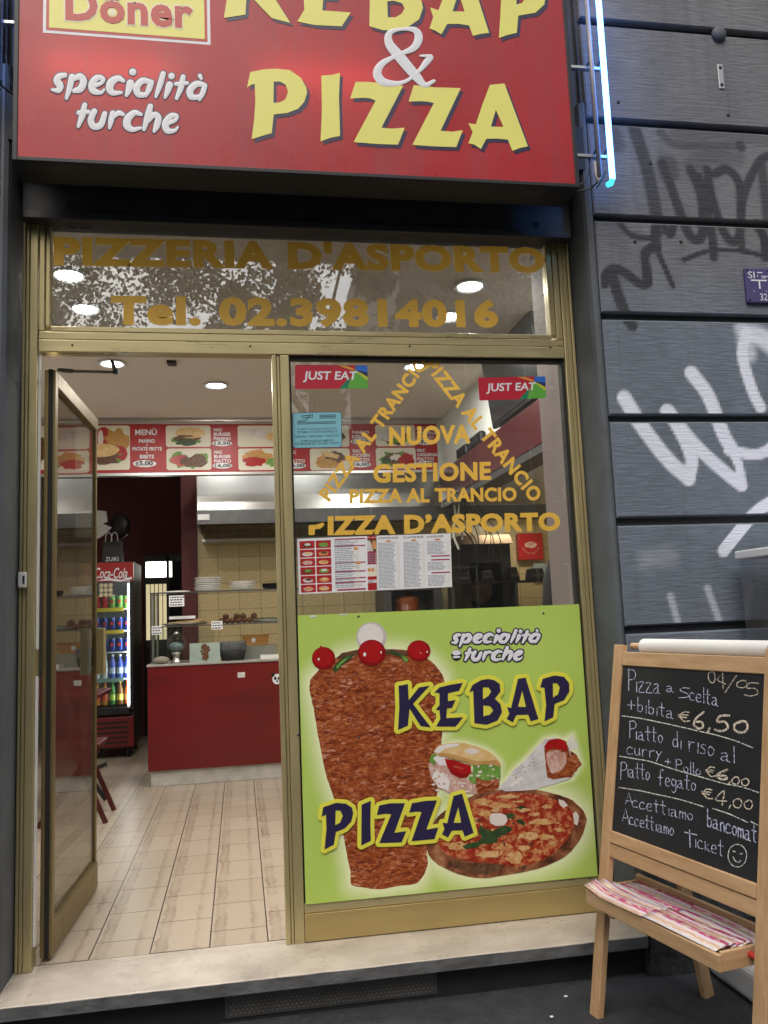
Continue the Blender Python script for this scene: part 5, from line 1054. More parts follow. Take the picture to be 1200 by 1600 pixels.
p = at(285, 970, 3.62); t = thing('bread_tray', 'oval steel tray of flat breads on the middle shelf', 'tray', (p.x, 3.62, S1)); b = MB(); b.lathe([(0,.002),(.15,.002),(.19,.018),(.185,.020),(.14,.006),(0,.006)], (p.x+.02, 3.64, S1+.001), 24); b.build('tray', M['steel'], t)
for i, (dx, dy, r) in enumerate(((-.06,-.03,.075),(.05,-.02,.08),(-.0,.05,.08),(.10,.03,.06))): b = MB(); b.lathe([(0,-.006),(r*.8,-.008),(r,.002),(r*.75,.012),(0,.015)], (p.x+.02+dx, 3.64+dy, S1+.019+i*.005), 16); tag(b.build('flat_bread', M['bread']), 'pale flat bread on the oval steel tray', 'bread', 'flat breads on the tray')
b = MB(); b.box(p.x-.10, p.x+.10, 3.60, 3.70, S1+.052, S1+.075); tag(b.build('paper_packet', M['paper']), 'white paper packet lying on the flat breads', 'packet')
def balls(cx, n):
    p = at(cx, 970, 3.6); first = None
    for i in range(n):
        lay = 0 if i < n*.62 else 1; k = i if lay == 0 else i-int(n*.62)-1
        m_ = int(n*.62+.99) if lay == 0 else n-int(n*.62+.99)
        x = p.x-.085+.17*((k % max((m_+1)//2,1))+.5+lay*.15)/max((m_+1)//2,1); y = 3.58+.045*(k//max((m_+1)//2,1)); z = S1+.024+lay*.033
        if first is None: b = MB(); b.ball((x,y,z), .0245, 0, 12, (1,1,.95), .12); first = tag(b.build('fried_ball', M['falafel']), 'brown fried ball in the heap on the middle shelf, '+('nearer the bread tray' if cx < 370 else 'nearer the mullion'), 'fried ball', 'fried balls on the shelf'); o0 = Vector((x,y,z))
        else: c = first.copy(); COL.objects.link(c); c.location = Vector((x,y,z))-o0
balls(359, 10); balls(386, 11)
p = at(420, 972, 3.6); t = thing('oval_dish', 'grey oval dish of food on the middle shelf beside the mullion', 'dish', (p.x, 3.6, S1)); b = MB(); b.lathe([(0,.002),(.12,.002),(.16,.02),(.155,.022),(0,.010)], (p.x, 3.62, S1+.001), 22); b.build('dish', M['steel'], t); b = MB(); b.ball((p.x, 3.62, S1+.02), .10, 0, 14, (1.1,.8,.18), .3); b.build('food', M['print_dkgreen'], t)
# things on the worktop
WZ = .9005
p = at(252, 1037, 3.42); b = MB(); b.ball((p.x, 3.42, WZ+.028), .055, 0, 14, (1.15,.8,.55), .08); tag(b.build('round_loaf', simple('grey_loaf', (.34,.30,.25), .8, var=.4, scale=30, bmp=.4)), 'grey round loaf at the left end of the counter', 'loaf')
p = at(276, 1037, 3.44); t = thing('globe_dispenser', 'clear globe sweet dispenser on a chrome foot, standing on the counter', 'dispenser', (p.x, 3.44, WZ))
b = MB(); b.lathe([(0,0),(.045,.0),(.045,.012),(.026,.03),(.026,.06),(.036,.07),(.036,.084),(0,.085)], (p.x, 3.44, WZ), 20); b.build('foot', M['steel'], t); b = MB(); b.ball((p.x, 3.44, WZ+.15), .072, 0, 20); b.build('globe', M['glass_case'], t); b = MB(); b.ball((p.x, 3.44, WZ+.125), .052, 0, 14, (1,1,.7), .2); b.build('sweets', simple('grey_sweets', (.22,.30,.33), .3, var=.8, scale=60), t); b = MB(); b.lathe([(0,0),(.024,0),(.02,.014),(.006,.02),(0,.024)], (p.x, 3.44, WZ+.22), 16); b.build('lid', M['steel'], t)
p = at(320, 1020, 3.42); t = thing('picture_card', 'pale blue picture card with a brown plant leaning on the counter', 'card', (p.x, 3.42, WZ)); b = MB(); w_, h_ = .115, .145
b.add([(p.x-w_,3.42,WZ),(p.x+w_,3.42,WZ),(p.x+w_,3.445,WZ+h_),(p.x-w_,3.445,WZ+h_),(p.x-w_,3.43,WZ),(p.x+w_,3.43,WZ),(p.x+w_,3.455,WZ+h_),(p.x-w_,3.455,WZ+h_)], [(0,1,2,3),(7,6,5,4),(1,5,6,2),(4,0,3,7),(3,2,6,7)]); b.build('card', simple('pale_blue_card', (.34,.42,.38), .5, var=.3, scale=9), t)
b = MB()
for i in range(16): 
    s_ = i/15; cx = p.x+random.uniform(-.045,.05)*(1.2-s_); cz = WZ+.02+s_*.105; r_ = random.uniform(.012,.024); b.poly([[(cx+r_*math.cos(k)*random.uniform(.5,1.1), 3.4205+(cz-WZ)*.172-.004-.0003*i, cz+r_*math.sin(k)*random.uniform(.5,1.1)) for k in range(6)]])
b.build('plant_print', M['print_brown'], t, face=NF)
p = at(364, 1033, 3.44); t = thing('wicker_basket', 'dark wicker basket with a ruffled rim on the counter', 'basket', (p.x, 3.44, WZ)); b = MB(); b.lathe([(0,0),(.085,.0),(.098,.05),(.102,.075),(.098,.075),(.08,.01),(0,.01)], (p.x, 3.5, WZ), 24); b.build('body', simple('dark_wicker', (.05,.055,.06), .8, scale=50, stretch=(1,1,4), var=.7, bmp=.6), t)
b = MB(); b.lathe([(.098,.075),(.112,.10),(.104,.13),(.11,.145),(.096,.14),(.09,.08)], (p.x, 3.5, WZ), 28); b.build('rim', simple('grey_ruffle', (.14,.15,.155), .8, var=.5, scale=30), t)
p = at(400, 1003, 3.7); t = thing('orange_box', 'orange paper food box on the counter inside the glass case', 'box', (p.x, 3.7, 1.02)); b = MB(); b.add([(p.x-.09,3.66,1.005),(p.x+.09,3.66,1.005),(p.x+.09,3.78,1.005),(p.x-.09,3.78,1.005),(p.x-.12,3.65,1.085),(p.x+.11,3.65,1.085),(p.x+.11,3.79,1.085),(p.x-.12,3.79,1.085)], [(0,1,5,4),(1,2,6,5),(2,3,7,6),(3,0,4,7),(3,2,1,0)]); b.build('box', simple('orange_card', (.52,.25,.07), .6, var=.15), t); b = MB(); b.poly([[(p.x-.02+.018*math.cos(k*.7), 3.6505, 1.045+.02*math.sin(k*.7)) for k in range(9)]]); b.build('emblem', M['letter_white'], t, face=NF); b = MB(); b.box(p.x-.12,p.x+.16,3.62,3.8,WZ,1.004); tag(b.build('food_well', M['steel']), 'steel food container sunk in the counter under the orange box', 'container')
p = at(425, 1030, 3.45); b = MB(); b.box(p.x-.09,p.x+.2,3.42,3.58,WZ,WZ+.03); tag(b.build('white_tray', M['porcelain']), 'white tray on the counter beside the mullion', 'tray')

# refrigerator with its drinks
FX0, FX1, FY = -.62, -.165, 5.0
fr_ = thing('drinks_fridge', 'tall glass fronted drinks fridge with a red header and lit shelves behind the door', 'fridge', (-.4, FY, 0))
b = MB(); b.box(FX0, FX0+.03, FY, 5.62, .10, 1.81); b.box(FX1-.03, FX1, FY, 5.62, .10, 1.81); b.box(FX0+.0305, FX1-.0305, 5.55, 5.62, .10, 1.81); b.box(FX0+.0305, FX1-.0305, FY, 5.549, 1.78, 1.81); b.box(FX0+.0305, FX1-.0305, FY, 5.549, .38, .44); b.build('cabinet', simple('worn_dark_cabinet', (.06,.045,.04), .5, var=.5, scale=4), fr_, .004)
b = MB(); b.box(FX0+.032, FX1-.032, 5.53, 5.549, .441, 1.779); b.build('inner_back', M['white_plastic'], fr_)
b = MB(); b.box(FX0, FX1, FY-.06, FY-.001, 1.62, 1.80); hd_o = b.build('red_header', simple('fridge_red', (.36,.02,.02), .3, var=.15), fr_, .006)
b = MB(); b.box(FX0, FX0+.035, FY-.06, FY-.001, .44, 1.618); b.box(FX1-.035, FX1, FY-.06, FY-.001, .44, 1.618); b.box(FX0+.0355, FX1-.0355, FY-.06, FY-.001, .40, .46); b.build('door_frame', M['black'], fr_, .004)
b = MB(); b.box(FX0+.0355, FX1-.0355, FY-.04, FY-.034, .461, 1.618); dg_o = b.build('door_glass', M['glass_case'], fr_)
b = MB(); b.box(FX1-.058, FX1-.0365, FY+.002, FY+.02, .47, 1.60); b.build('light_strip', M['fridge_light'], fr_)
b = MB(); text_on(b, 'Coca-Cola', at(148,887,FY-.061), at(199,887,FY-.061), at(148,904,FY-.061), NF, 0, .01, .35); b.poly([[at(u, v, FY-.061) for u, v in ((150,908),(170,903),(190,906),(206,901),(206,905),(188,909),(170,907))]]); b.build('header_lettering', M['letter_white'], hd_o, face=NF)
b = MB(); z0, z1 = .10, .375; b.box(FX0, FX1, FY-.05, FY-.002, z0, z1); rg_o = b.build('red_grille', M['counter_red'], fr_, .006)
b = MB(); [b.box(FX0+.04, FX1-.05, FY-.053, FY-.0505, z, z+.018) for z in (.135,.18,.225,.27,.315)]; b.build('grille_slot', M['gap'], rg_o)
b = MB(); [b.cyl((x, y, 0), (x, y, .0995), .025, 10) for x in (FX0+.06, FX1-.06) for y in (FY+.05, 5.55)]; b.build('foot', M['black'], fr_)
SHZ = [1.372, 1.165, .968, .72, .475]
for z in SHZ[:4]: b = MB(); b.box(FX0+.032, FX1-.06, FY+.03, 5.52, z-.012, z-.002); b.build('shelf', M['white_trim'], fr_)
for z, c in ((SHZ[0], 'y'), (SHZ[1], 'y'), (SHZ[3], 'g')): b = MB(); b.box(FX0+.04, FX1-.10, FY+.022, FY+.0295, z-.03, z+.006); b.build('price_rail', simple('yellow_rail', (.62,.46,.04), .4, var=.1) if c == 'y' else simple('grey_rail', (.22,.36,.36), .4, var=.2), fr_)
b = MB(); 
for i in range(9):
    a, c_ = i % 3, i//3; b.poly([[(-.455+a*.042+.02*math.cos(k*.5), FY-.0412, 1.50+c_*.044+.021*math.sin(k*.5)) for k in range(13)]])
b.build('round_stickers', simple('cream_dots', (.66,.58,.36), .5, var=.2), dg_o, face=NF)
def can_proto(col, lab, grp, z, x):
    o = thing('drink_can', lab, 'can', (x, FY+.075, z), grp); b = MB(); b.lathe([(0,.003),(.024,.0),(.031,.008),(.031,.108),(.026,.118),(.026,.121),(0,.119)], (x, FY+.075, z), 16); b.build('can_body', col, o); b = MB(); b.lathe([(.0268,.1185),(.0275,.122),(.024,.121)], (x, FY+.075, z), 16); b.build('rim', M['steel'], o); b = MB(); b.poly([[(x+.016*math.cos(k*.6), FY+.0435, z+.066+.018*math.sin(k*.6)) for k in range(10)]]); b.build('emblem', M['letter_red'], o, face=NF); return o
def bottle_proto(col, cap, lab, grp, z, x, band):
    o = thing('drink_bottle', lab, 'bottle', (x, FY+.075, z), grp); b = MB(); b.lathe([(0,.002),(.026,.0),(.031,.01),(.031,.06),(.028,.09),(.031,.125),(.024,.155),(.012,.185),(.012,.20),(0,.2)], (x, FY+.075, z), 16); b.build('bottle_body', col, o); b = MB(); b.lathe([(0,.224),(.013,.222),(.014,.2005),(.0125,.2005)], (x, FY+.075, z), 12); b.build('cap', cap, o)
    b = MB(); b.lathe([(.0318,.045),(.0318,.10)], (x, FY+.075, z), 16); b.build('label_band', band, o); return o
def tint(n, c, tr=.0): return simple(n, c, .2, var=.1)
cblue = simple('blue_can_paint', (.02,.045,.25), .25, .3, var=.15)
xs = [-.575+.068*i for i in range(6)]
rows = [('red', tint('red_can_paint', (.42,.03,.03)), 0), ('green', tint('green_can_paint', (.16,.36,.08)), 0)]
for i, x in enumerate(xs):
    pr = can_proto(rows[0 if i < 3 else 1][1], ('red' if i < 3 else 'green')+' drink can on the top fridge shelf behind the round stickers', 'drinks in the fridge', SHZ[0], x) if i in (0, 3) else copy_thing(pr, (.068, 0, 0))
for r in (1, 2):
    for i, x in enumerate(xs):
        pr = can_proto(cblue, 'blue drink can on the fridge shelf '+('under the upper yellow price strip' if r == 1 else 'under the second yellow price strip'), 'drinks in the fridge', SHZ[r], x) if i == 0 else copy_thing(pr, (.068, 0, 0))
clear = tint('clear_bottle', (.55,.60,.62)); bluew = tint('blue_bottle', (.06,.10,.42))
for i, x in enumerate(xs):
    if i == 0: pr = bottle_proto(clear, M['white_plastic'], 'clear water bottle on the fourth fridge shelf', 'drinks in the fridge', SHZ[3], x, tint('pale_band', (.62,.66,.72)))
    elif i == 3: pr = bottle_proto(bluew, M['white_plastic'], 'blue water bottle on the fourth fridge shelf beside the clear ones', 'drinks in the fridge', SHZ[3], x, tint('white_blue_band', (.5,.56,.7)))
    else: pr = copy_thing(pr, (.068, 0, 0))
for i, (c, cc, bb, nm) in enumerate((((.62,.22,.03),(.6,.05,.04),(.7,.3,.08),'orange bottle at the left'), ((.62,.28,.05),(.65,.12,.06),(.7,.12,.05),'orange bottle with a red cap'), ((.60,.26,.04),(.62,.10,.05),(.66,.10,.04),'amber bottle behind the door edge'), ((.05,.22,.05),(.05,.30,.06),(.45,.60,.10),'green bottle'), ((.22,.10,.03),(.75,.6,.06),(.75,.62,.12),'brown bottle with a yellow cap'), ((.40,.10,.03),(.7,.2,.1),(.7,.22,.10),'reddish bottle beside the light strip'))):
    bottle_proto(tint('drink_'+str(i), c), tint('cap_'+str(i), cc), nm+' on the lowest fridge shelf', 'drinks in the fridge', SHZ[4], xs[i], tint('band_'+str(i), bb))
t = thing('carrier_bag', 'black paper carrier bag with white handles and lettering on top of the fridge', 'bag', (-.37, 5.2, 1.81)); p = at(175, 858, 5.15)
b = MB(); b.add([(p.x-.095,5.15,1.812),(p.x+.095,5.15,1.812),(p.x+.095,5.28,1.812),(p.x-.095,5.28,1.812),(p.x-.09,5.18,2.03),(p.x+.09,5.18,2.03),(p.x+.09,5.25,2.03),(p.x-.09,5.25,2.03)], [(3,2,1,0),(0,1,5,4),(1,2,6,5),(2,3,7,6),(3,0,4,7)]); b.build('bag_body', M['black'], t, .004)
b = MB(); 
for dx in (-.035, .02): b.tube(smooth_path([(p.x+dx-.03,5.178,2.02),(p.x+dx-.025,5.178,2.08),(p.x+dx,5.178,2.11),(p.x+dx+.025,5.178,2.08),(p.x+dx+.03,5.178,2.02)], 5), .0035, 6)
b.build('handle', M['white_trim'], t); b = MB(); text_on(b, 'ZUIKI', (p.x-.06,5.152,1.868), (p.x+.06,5.152,1.868), (p.x-.06,5.148,1.828), NF, 0, .01); b.build('lettering', M['letter_white'], t, face=NF)
t = thing('paper_star', 'big white arrow shaped cut-out hanging on the dark wall above the fridge', 'decoration', (-.5, 5.4, 2.1)); b = MB(); F_ = [at(u, v, 5.45) for u, v in ((118,840),(118,800),(150,797),(166,799),(168,815),(160,818),(175,824),(162,836),(152,842),(140,838))]; b.poly([F_]); n_ = len(F_); b.poly([[(q.x, q.y+.01, q.z) for q in F_]]); b.build('white_sheet', M['white_trim'], t); b = MB(); b.ball((at(186,820,5.5).x, 5.58, at(186,820,5.5).z), .13, 0, 16, (.8,.4,1)); tag(b.build('black_balloon', M['black']), 'dark rounded helmet shape beside the white cut-out over the fridge', 'helmet')
# red folding chair behind the open door
chair = thing('folding_chair', 'dark red folding chair standing behind the open glass door', 'chair', (-.22, 2.45, 0)); red_m = simple('dark_red_lacquer', (.09,.012,.014), .4, var=.2)
def cbar(nm, a, c, w=.03, h=.02, m=red_m): b = MB(); b.bar(a, c, w, h, Vector((0,1,0))); b.build(nm, m, chair, .003)
for y in (2.30, 2.66): cbar('leg', (-.42,y,.0), (-.08,y,.46)); cbar('leg', (-.02,y,0), (-.40,y,.90))
cbar('stretcher', (-.05,2.30,.08), (-.05,2.66,.08)); cbar('stretcher', (-.38,2.30,.06), (-.38,2.66,.06))
b = MB(); b.box(-.40,-.06,2.30,2.66,.455,.475); b.build('seat', red_m, chair, .005); b = MB(); b.box(-.415,-.375,2.30,2.66,.70,.88); b.build('backrest', red_m, chair, .005)
t = thing('table', 'dark red table leg with a black foot showing past the open door edge', 'table', (-.1, 2.55, 0)); p = atz(168, 1250, .01)
b = MB(); b.bar((p.x-.01, p.y, .012), (p.x-.16, p.y+.05, .22), .03, .02, Vector((0,1,0))); b.bar((p.x-.02, p.y+.1, .24), (p.x-.18, p.y+.04, .19), .03, .02, Vector((0,1,0))); b.build('leg', M['black'], t, .003); b = MB(); b.cyl((p.x-.15,p.y+.05,.16), (p.x-.15,p.y+.05,.72), .03, 12); b.build('post', M['black'], t); b = MB(); b.box(p.x-.55,p.x-.02,p.y-.25,p.y+.35,.72,.75); b.build('table_top', red_m, t, .006)

# ================================================================== CHALKBOARD EASEL
EO = Vector((2.007, -.831, -.15)); TH, LE = -1.382, .168
ea = Vector((math.cos(TH), math.sin(TH), 0)); eb = Vector((-math.sin(TH)*math.sin(LE), math.cos(TH)*math.sin(LE), math.cos(LE))); en = ea.cross(eb).normalized()   # en points out of the board's front
if en.x > 0: en = -en
EP = lambda s, t, d=0: EO+ea*s+eb*t+en*d
eas = thing('chalkboard_easel', 'wooden easel with a black chalkboard of handwritten prices and a leaflet tray', 'chalkboard', EO)
def ebox(b, s0, s1, t0, t1, d0, d1): b.obox(EP((s0+s1)/2, (t0+t1)/2, (d0+d1)/2), ea, eb, en, (s1-s0)/2, (t1-t0)/2, (d1-d0)/2)
for s in (-.353, .353): b = MB(); ebox(b, s-.0245, s+.0245, -.004, 1.222, -.024, 0); b.build('leg', M['wood'], eas, .003)
for s in (-.30, .30): b = MB(); b.bar(EP(s, 1.13, -.05), Vector((EP(s,0).x+.42, EP(s,0).y+.085, -.15)), .042, .024, ea); b.build('leg', M['wood'], eas, .003)
b = MB(); q0 = EP(-.30,.33,0); q1 = EP(.30,.33,0); sh_ = Vector((.27,.052,0)); b.bar(q0+sh_, q1+sh_, .045, .02); b.build('rear_stretcher', M['wood_h'], eas, .003)
b = MB(); b.bar(q0+Vector((.0,0,-.0)), q0+sh_, .03, .02); b.build('hinge_arm', M['wood_h'], eas, .003)
b = MB(); ebox(b, -.328, .328, 1.150, 1.198, -.022, -.003); b.build('top_rail', M['wood_h'], eas, .003)
b = MB(); ebox(b, -.328, .328, .555, .5935, -.020, .002); ebox(b, -.328, .328, .508, .5525, -.022, -.003); b.build('bottom_rail', M['wood_h'], eas, .003)
b = MB(); ebox(b, -.328, .328, .580, 1.16, -.016, -.008); brd = b.build('board', M['slate'], eas)
# handwriting
GL = {'P':[[(.05,0),(.08,1)],[(.0,.95),(.35,1.02),(.55,.85),(.45,.6),(.1,.52)]], 'i':[[(.15,0),(.15,.5)]], 'z':[[(.02,.5),(.42,.52),(.02,.02),(.5,0)]], 'a':[[(.05,.45),(.3,.5),(.38,.35),(.08,.22),(.05,.03),(.3,.03),(.40,.3)],[(.38,.35),(.40,.02),(.55,0)]],
 'S':[[(.5,.98),(.2,1.0),(.05,.75),(.45,.4),(.4,.08),(.0,.02)]], 's':[[(.36,.48),(.14,.5),(.06,.38),(.32,.22),(.28,.05),(.0,.02)]], 'c':[[(.42,.45),(.2,.52),(.03,.3),(.12,.03),(.45,.06)]], 'e':[[(.05,.25),(.42,.3),(.35,.5),(.12,.48),(.03,.2),(.18,.0),(.45,.06)]], 'l':[[(.1,1),(.12,0)]], 't':[[(.2,.95),(.2,.05),(.35,.0)],[(.0,.6),(.42,.62)]],
 'b':[[(.06,1),(.06,.02)],[(.06,.4),(.3,.48),(.42,.25),(.3,.02),(.06,.03)]], 'd':[[(.4,1),(.42,0)],[(.4,.42),(.15,.48),(.03,.22),(.15,.0),(.4,.1)]], 'r':[[(.06,.5),(.08,0)],[(.08,.3),(.22,.5),(.4,.48)]], 'o':[[(.2,.5),(.04,.28),(.15,.02),(.38,.1),(.42,.38),(.2,.5)]], 'u':[[(.04,.5),(.06,.1),(.25,.02),(.38,.2),(.40,.5)],[(.40,.3),(.44,.0)]],
 'y':[[(.04,.5),(.22,.2)],[(.46,.55),(.22,.2),(.05,-.2)]], '+':[[(.25,.05),(.25,.55)],[(.0,.3),(.5,.3)]], 'f':[[(.5,.95),(.3,1.0),(.2,.7),(.2,-.05)],[(.0,.45),(.42,.5)]], 'g':[[(.4,.42),(.15,.5),(.03,.25),(.2,.05),(.4,.2)],[(.42,.5),(.42,-.15),(.25,-.35),(.05,-.25)]],
 'A':[[(.0,0),(.3,1),(.6,0)],[(.1,.35),(.52,.38)]], 'm':[[(.04,.5),(.04,0)],[(.04,.35),(.2,.5),(.28,.3),(.28,.02)],[(.28,.35),(.44,.5),(.52,.3),(.52,0)]], 'n':[[(.04,.5),(.05,0)],[(.05,.3),(.22,.5),(.38,.35),(.40,0)]], 'k':[[(.06,.55),(.06,0)],[(.4,.5),(.1,.22),(.42,.0)]], 'T':[[(.25,1.1),(.28,0)],[(.0,.92),(.6,.82)]],
 ',':[[(.15,.12),(.05,-.15)]], '/':[[(.35,1),(.0,0)]], '0':[[(.3,.7),(.05,.45),(.1,.05),(.4,.02),(.55,.4),(.45,.7),(.25,.68)]], '1':[[(.0,.35),(.4,1),(.42,0)],[(.1,.3),(.6,.33)]], '4':[[(.35,-.05),(.45,1),(.0,.3),(.6,.28)]], '5':[[(.6,.95),(.25,.9),(.15,.5),(.45,.55),(.55,.2),(.3,-.05),(.05,.0)]], '6':[[(.5,1),(.15,.6),(.05,.2),(.25,0),(.48,.15),(.42,.4),(.15,.35)]],
 '€':[[(.55,.85),(.25,.8),(.1,.4),(.3,.02),(.6,.1)],[(.0,.52),(.5,.58)],[(.0,.34),(.42,.38)]]}
def write(mb, word, x0, y0, x1, y1, cap, r, slant=0.0):
    W_ = sum((max(p[0] for S in GL[ch] for p in S)+.14) if ch != ' ' else .35 for ch in word)-.14
    dx, dy = (x1-x0)/W_, (y1-y0)/W_; cx = 0
    for ch in word:
        if ch == ' ': cx += .35; continue
        w = max(p[0] for S in GL[ch] for p in S)
        for S in GL[ch]:
            pts = [(x0+(cx+p[0]+random.uniform(-.015,.015))*dx+slant*p[1]*cap, y0+(cx+p[0])*dy-(p[1]+random.uniform(-.02,.02))*cap, r) for p in S]
            stroke(mb, pts, lambda u, v: atp(u, v, EP(0,.8,-.0076), en), en, .0005, k=4, curve=len(pts) > 3)
        cx += w+.14
h1 = lambda x, y: (960+x/5, 1030+y/5)
h2 = lambda x, y: (950+x/4.8, 1190+y/4.8)
ck = MB(); cw = MB(); cl = MB()
for wd, a, c, cap, f_, mb, r in (('P',(105,245),(165,252),165,h1,ck,.6), ('izza',(160,255),(355,270),150,h1,ck,.6), ('a',(405,252),(460,258),85,h1,ck,.6), ('S',(505,303),(585,305),80,h1,ck,.6), ('celta',(585,320),(808,365),120,h1,ck,.6), ('+',(100,395),(160,400),130,h1,ck,.6), ('bibita',(178,405),(460,465),110,h1,ck,.6),
 ('P',(115,615),(170,620),135,h1,ck,.6), ('iatto',(160,625),(375,655),120,h1,ck,.6), ('di',(455,680),(520,700),125,h1,ck,.6), ('riso',(575,715),(775,760),150,h1,ck,.6), ('al',(830,790),(935,810),125,h1,ck,.6), ('curry',(95,740),(370,780),110,h1,ck,.6), ('+',(395,825),(440,832),90,h1,ck,.6)):
    write(mb, wd, *f_(*a), *f_(*c), cap/5, r)
for wd, a, c, cap, mb, r in (('Pollo',(505,65),(690,105),85,ck,.6), ('P',(92,130),(140,135),125,ck,.6), ('iatto',(140,115),(310,140),120,ck,.6), ('fegato',(375,170),(655,220),115,ck,.6), ('A',(130,325),(185,335),95,ck,.6), ('ccettiamo',(180,340),(632,445),105,ck,.6), ('bancomat',(742,485),(1112,610),140,ck,.8), ('A',(105,455),(160,470),110,ck,.6), ('ccettiamo',(160,470),(490,555),105,ck,.6), ('T',(575,640),(665,650),120,ck,.85), ('icket',(645,640),(862,710),120,ck,.6)):
    write(mb, wd, *h2(*a), *h2(*c), cap/4.8, r)
for wd, a, c, cap, f_, s_, r in (('01',(728,165),(868,235),120,h1,5,.7), ('/',(862,258),(955,262),135,h1,5,.7), ('0',(950,220),(1035,225),80,h1,5,.7), ('5',(1000,275),(1130,290),105,h1,5,.7), ('€',(500,480),(590,490),85,h1,5,.9), ('6,',(615,535),(745,555),130,h1,5,1.7), ('50',(775,548),(1040,580),125,h1,5,1.8), ('€',(735,105),(805,118),85,h2,4.8,.9), ('6',(812,128),(895,142),80,h2,4.8,1.7), (',00',(898,160),(1055,185),78,h2,4.8,1.0), ('€',(705,268),(785,285),85,h2,4.8,1.0), ('4',(805,318),(890,328),105,h2,4.8,1.0), (',00',(900,335),(1085,360),95,h2,4.8,.9)):
    write(cw, wd, *f_(*a), *f_(*c), cap/s_, r)
for pts in ([h1(60,443),h1(200,462),h1(360,495),h1(500,525),h1(648,560)], [h1(663,563),h1(800,595),h1(950,640),h1(1080,693)], [h1(42,758),h1(200,785),h2(315,0),h2(500,60),h2(640,100),h2(870,165),h2(1000,190),h2(1130,233)], [h2(85,195),h2(220,215),h2(360,245),h2(540,285),h2(720,340)], [h2(788,352),h2(920,398),h2(1045,455)], [h2(1072,450),h2(1125,478)]):
    stroke(cl, [(*p, .85) for p in pts], lambda u, v: atp(u, v, EP(0,.8,-.0076), en), en, .0005)
face_c = (970, 706); stroke(cl, [(*h2(970+70*math.cos(k*.55), 706+85*math.sin(k*.55)), .7) for k in range(13)], lambda u, v: atp(u, v, EP(0,.8,-.0076), en), en, .0005)
for pts in ([(938,672),(955,676)], [(988,694),(1005,690)], [(938,715),(955,745),(980,755),(995,742)]): stroke(cl, [(*h2(*p), .8) for p in pts], lambda u, v: atp(u, v, EP(0,.8,-.0076), en), en, .0005)
ck.build('blue_chalk_writing', M['chalk_blue'], brd); cw.build('price_writing', M['chalk_warm'], brd); cl.build('chalk_lines', M['chalk_white'], brd)
# paper roll on top
b = MB(); ra, rb = EP(-.262, 1.222, -.045), EP(.318, 1.222, -.045); b.cyl(ra, rb, .027, 28, caps=False); b.cyl(rb, ra, .0265, 28, r2=.0265, caps=False); roll_o = b.build('paper_roll', M['paper_roll'], eas)
b = MB(); b.cyl(EP(-.33,1.222,-.045), EP(.335,1.222,-.045), .012, 16); b.build('dowel', M['wood_h'], eas); 
b = MB(); 
for rr in (.0245, .021, .018): 
    c_ = EP(.3165,1.222,-.045); x_ = eb; y_ = en
    b.tube([c_+x_*(rr*math.cos(k*.42))+y_*(rr*math.sin(k*.42)) for k in range(16)], .0007, 4)
b.build('roll_end', M['paper_roll'], roll_o)
# leaflet tray
tz = .165+.20; TO = Vector((EP(0,.478).x, EP(0,.478).y, tz-.15))
dirf = Vector((en.x, en.y, 0)).normalized(); TP = lambda s, d, z: TO+ea*s+dirf*d+UP*z
def tbox(nm, s0, s1, d0, d1, z0, z1, par=None): b = MB(); b.obox(TP((s0+s1)/2,(d0+d1)/2,(z0+z1)/2), ea, dirf, UP, (s1-s0)/2, (d1-d0)/2, (z1-z0)/2); return b.build(nm, M['wood_h'], par or eas, .002)
TD0, TD1, TS0, TS1 = -.12, .095, -.3265, .29; TH_ = .055
tr_o = tbox('tray', TS0+.0145, TS1-.0145, TD0+.0145, TD1-.0145, .004, .010); tbox('tray_back', TS0, TS1, TD0, TD0+.014, 0, TH_+.012, tr_o); tbox('tray_front', TS0, TS1, TD1-.014, TD1, 0, TH_*.8, tr_o); tbox('tray_side', TS0, TS0+.014, TD0+.0145, TD1-.0145, 0, TH_*.9, tr_o); tbox('tray_side', TS1-.014, TS1, TD0+.0145, TD1-.0145, 0, TH_*.9, tr_o);
b = MB(); b.cyl(TP(TS1+.001,-.012,.03), TP(TS1+.037,-.012,.03), .010, 12); b.build('red_bolt', M['letter_red'], eas)
def leaflet_mat():
    m, nt, b = newmat('leaflet_print'); tc = N(nt, 'ShaderNodeTexCoord'); sp = N(nt, 'ShaderNodeSeparateXYZ'); nt.links.new(tc.outputs['UV'], sp.inputs[0])
    rp = N(nt, 'ShaderNodeValToRGB'); rp.color_ramp.interpolation = 'CONSTANT'; e = rp.color_ramp.elements; e[0].position = 0; e[0].color = (.45,.03,.12,1); e[1].position = .95; e[1].color = (.30,.05,.04,1)
    for p_, c in ((.13,(.72,.60,.70,1)), (.19,(.54,.09,.22,1)), (.34,(.72,.64,.76,1)), (.42,(.62,.40,.30,1)), (.56,(.70,.70,.78,1)), (.66,(.48,.07,.16,1)), (.78,(.24,.08,.04,1))): e.new(p_).color = c
    nt.links.new(sp.outputs[0], rp.inputs[0])
    vn = N(nt, 'ShaderNodeMapping'); vn.inputs['Scale'].default_value = (18, 7, 1); nt.links.new(tc.outputs['UV'], vn.inputs[0])
    oi = N(nt, 'ShaderNodeObjectInfo'); ad = N(nt, 'ShaderNodeVectorMath', operation='ADD'); nt.links.new(vn.outputs[0], ad.inputs[0]); nt.links.new(oi.outputs['Random'], ad.inputs[1])
    fac = noise(nt, ad.outputs[0], 1.2, 5, .6, .52, .56)
    nt.links.new(mixc(nt, fac, rp.outputs[0], (.72,.62,.52)), b.inputs['Base Color']); b.inputs['Roughness'].default_value = .3; return m
LM = leaflet_mat()
k = 0
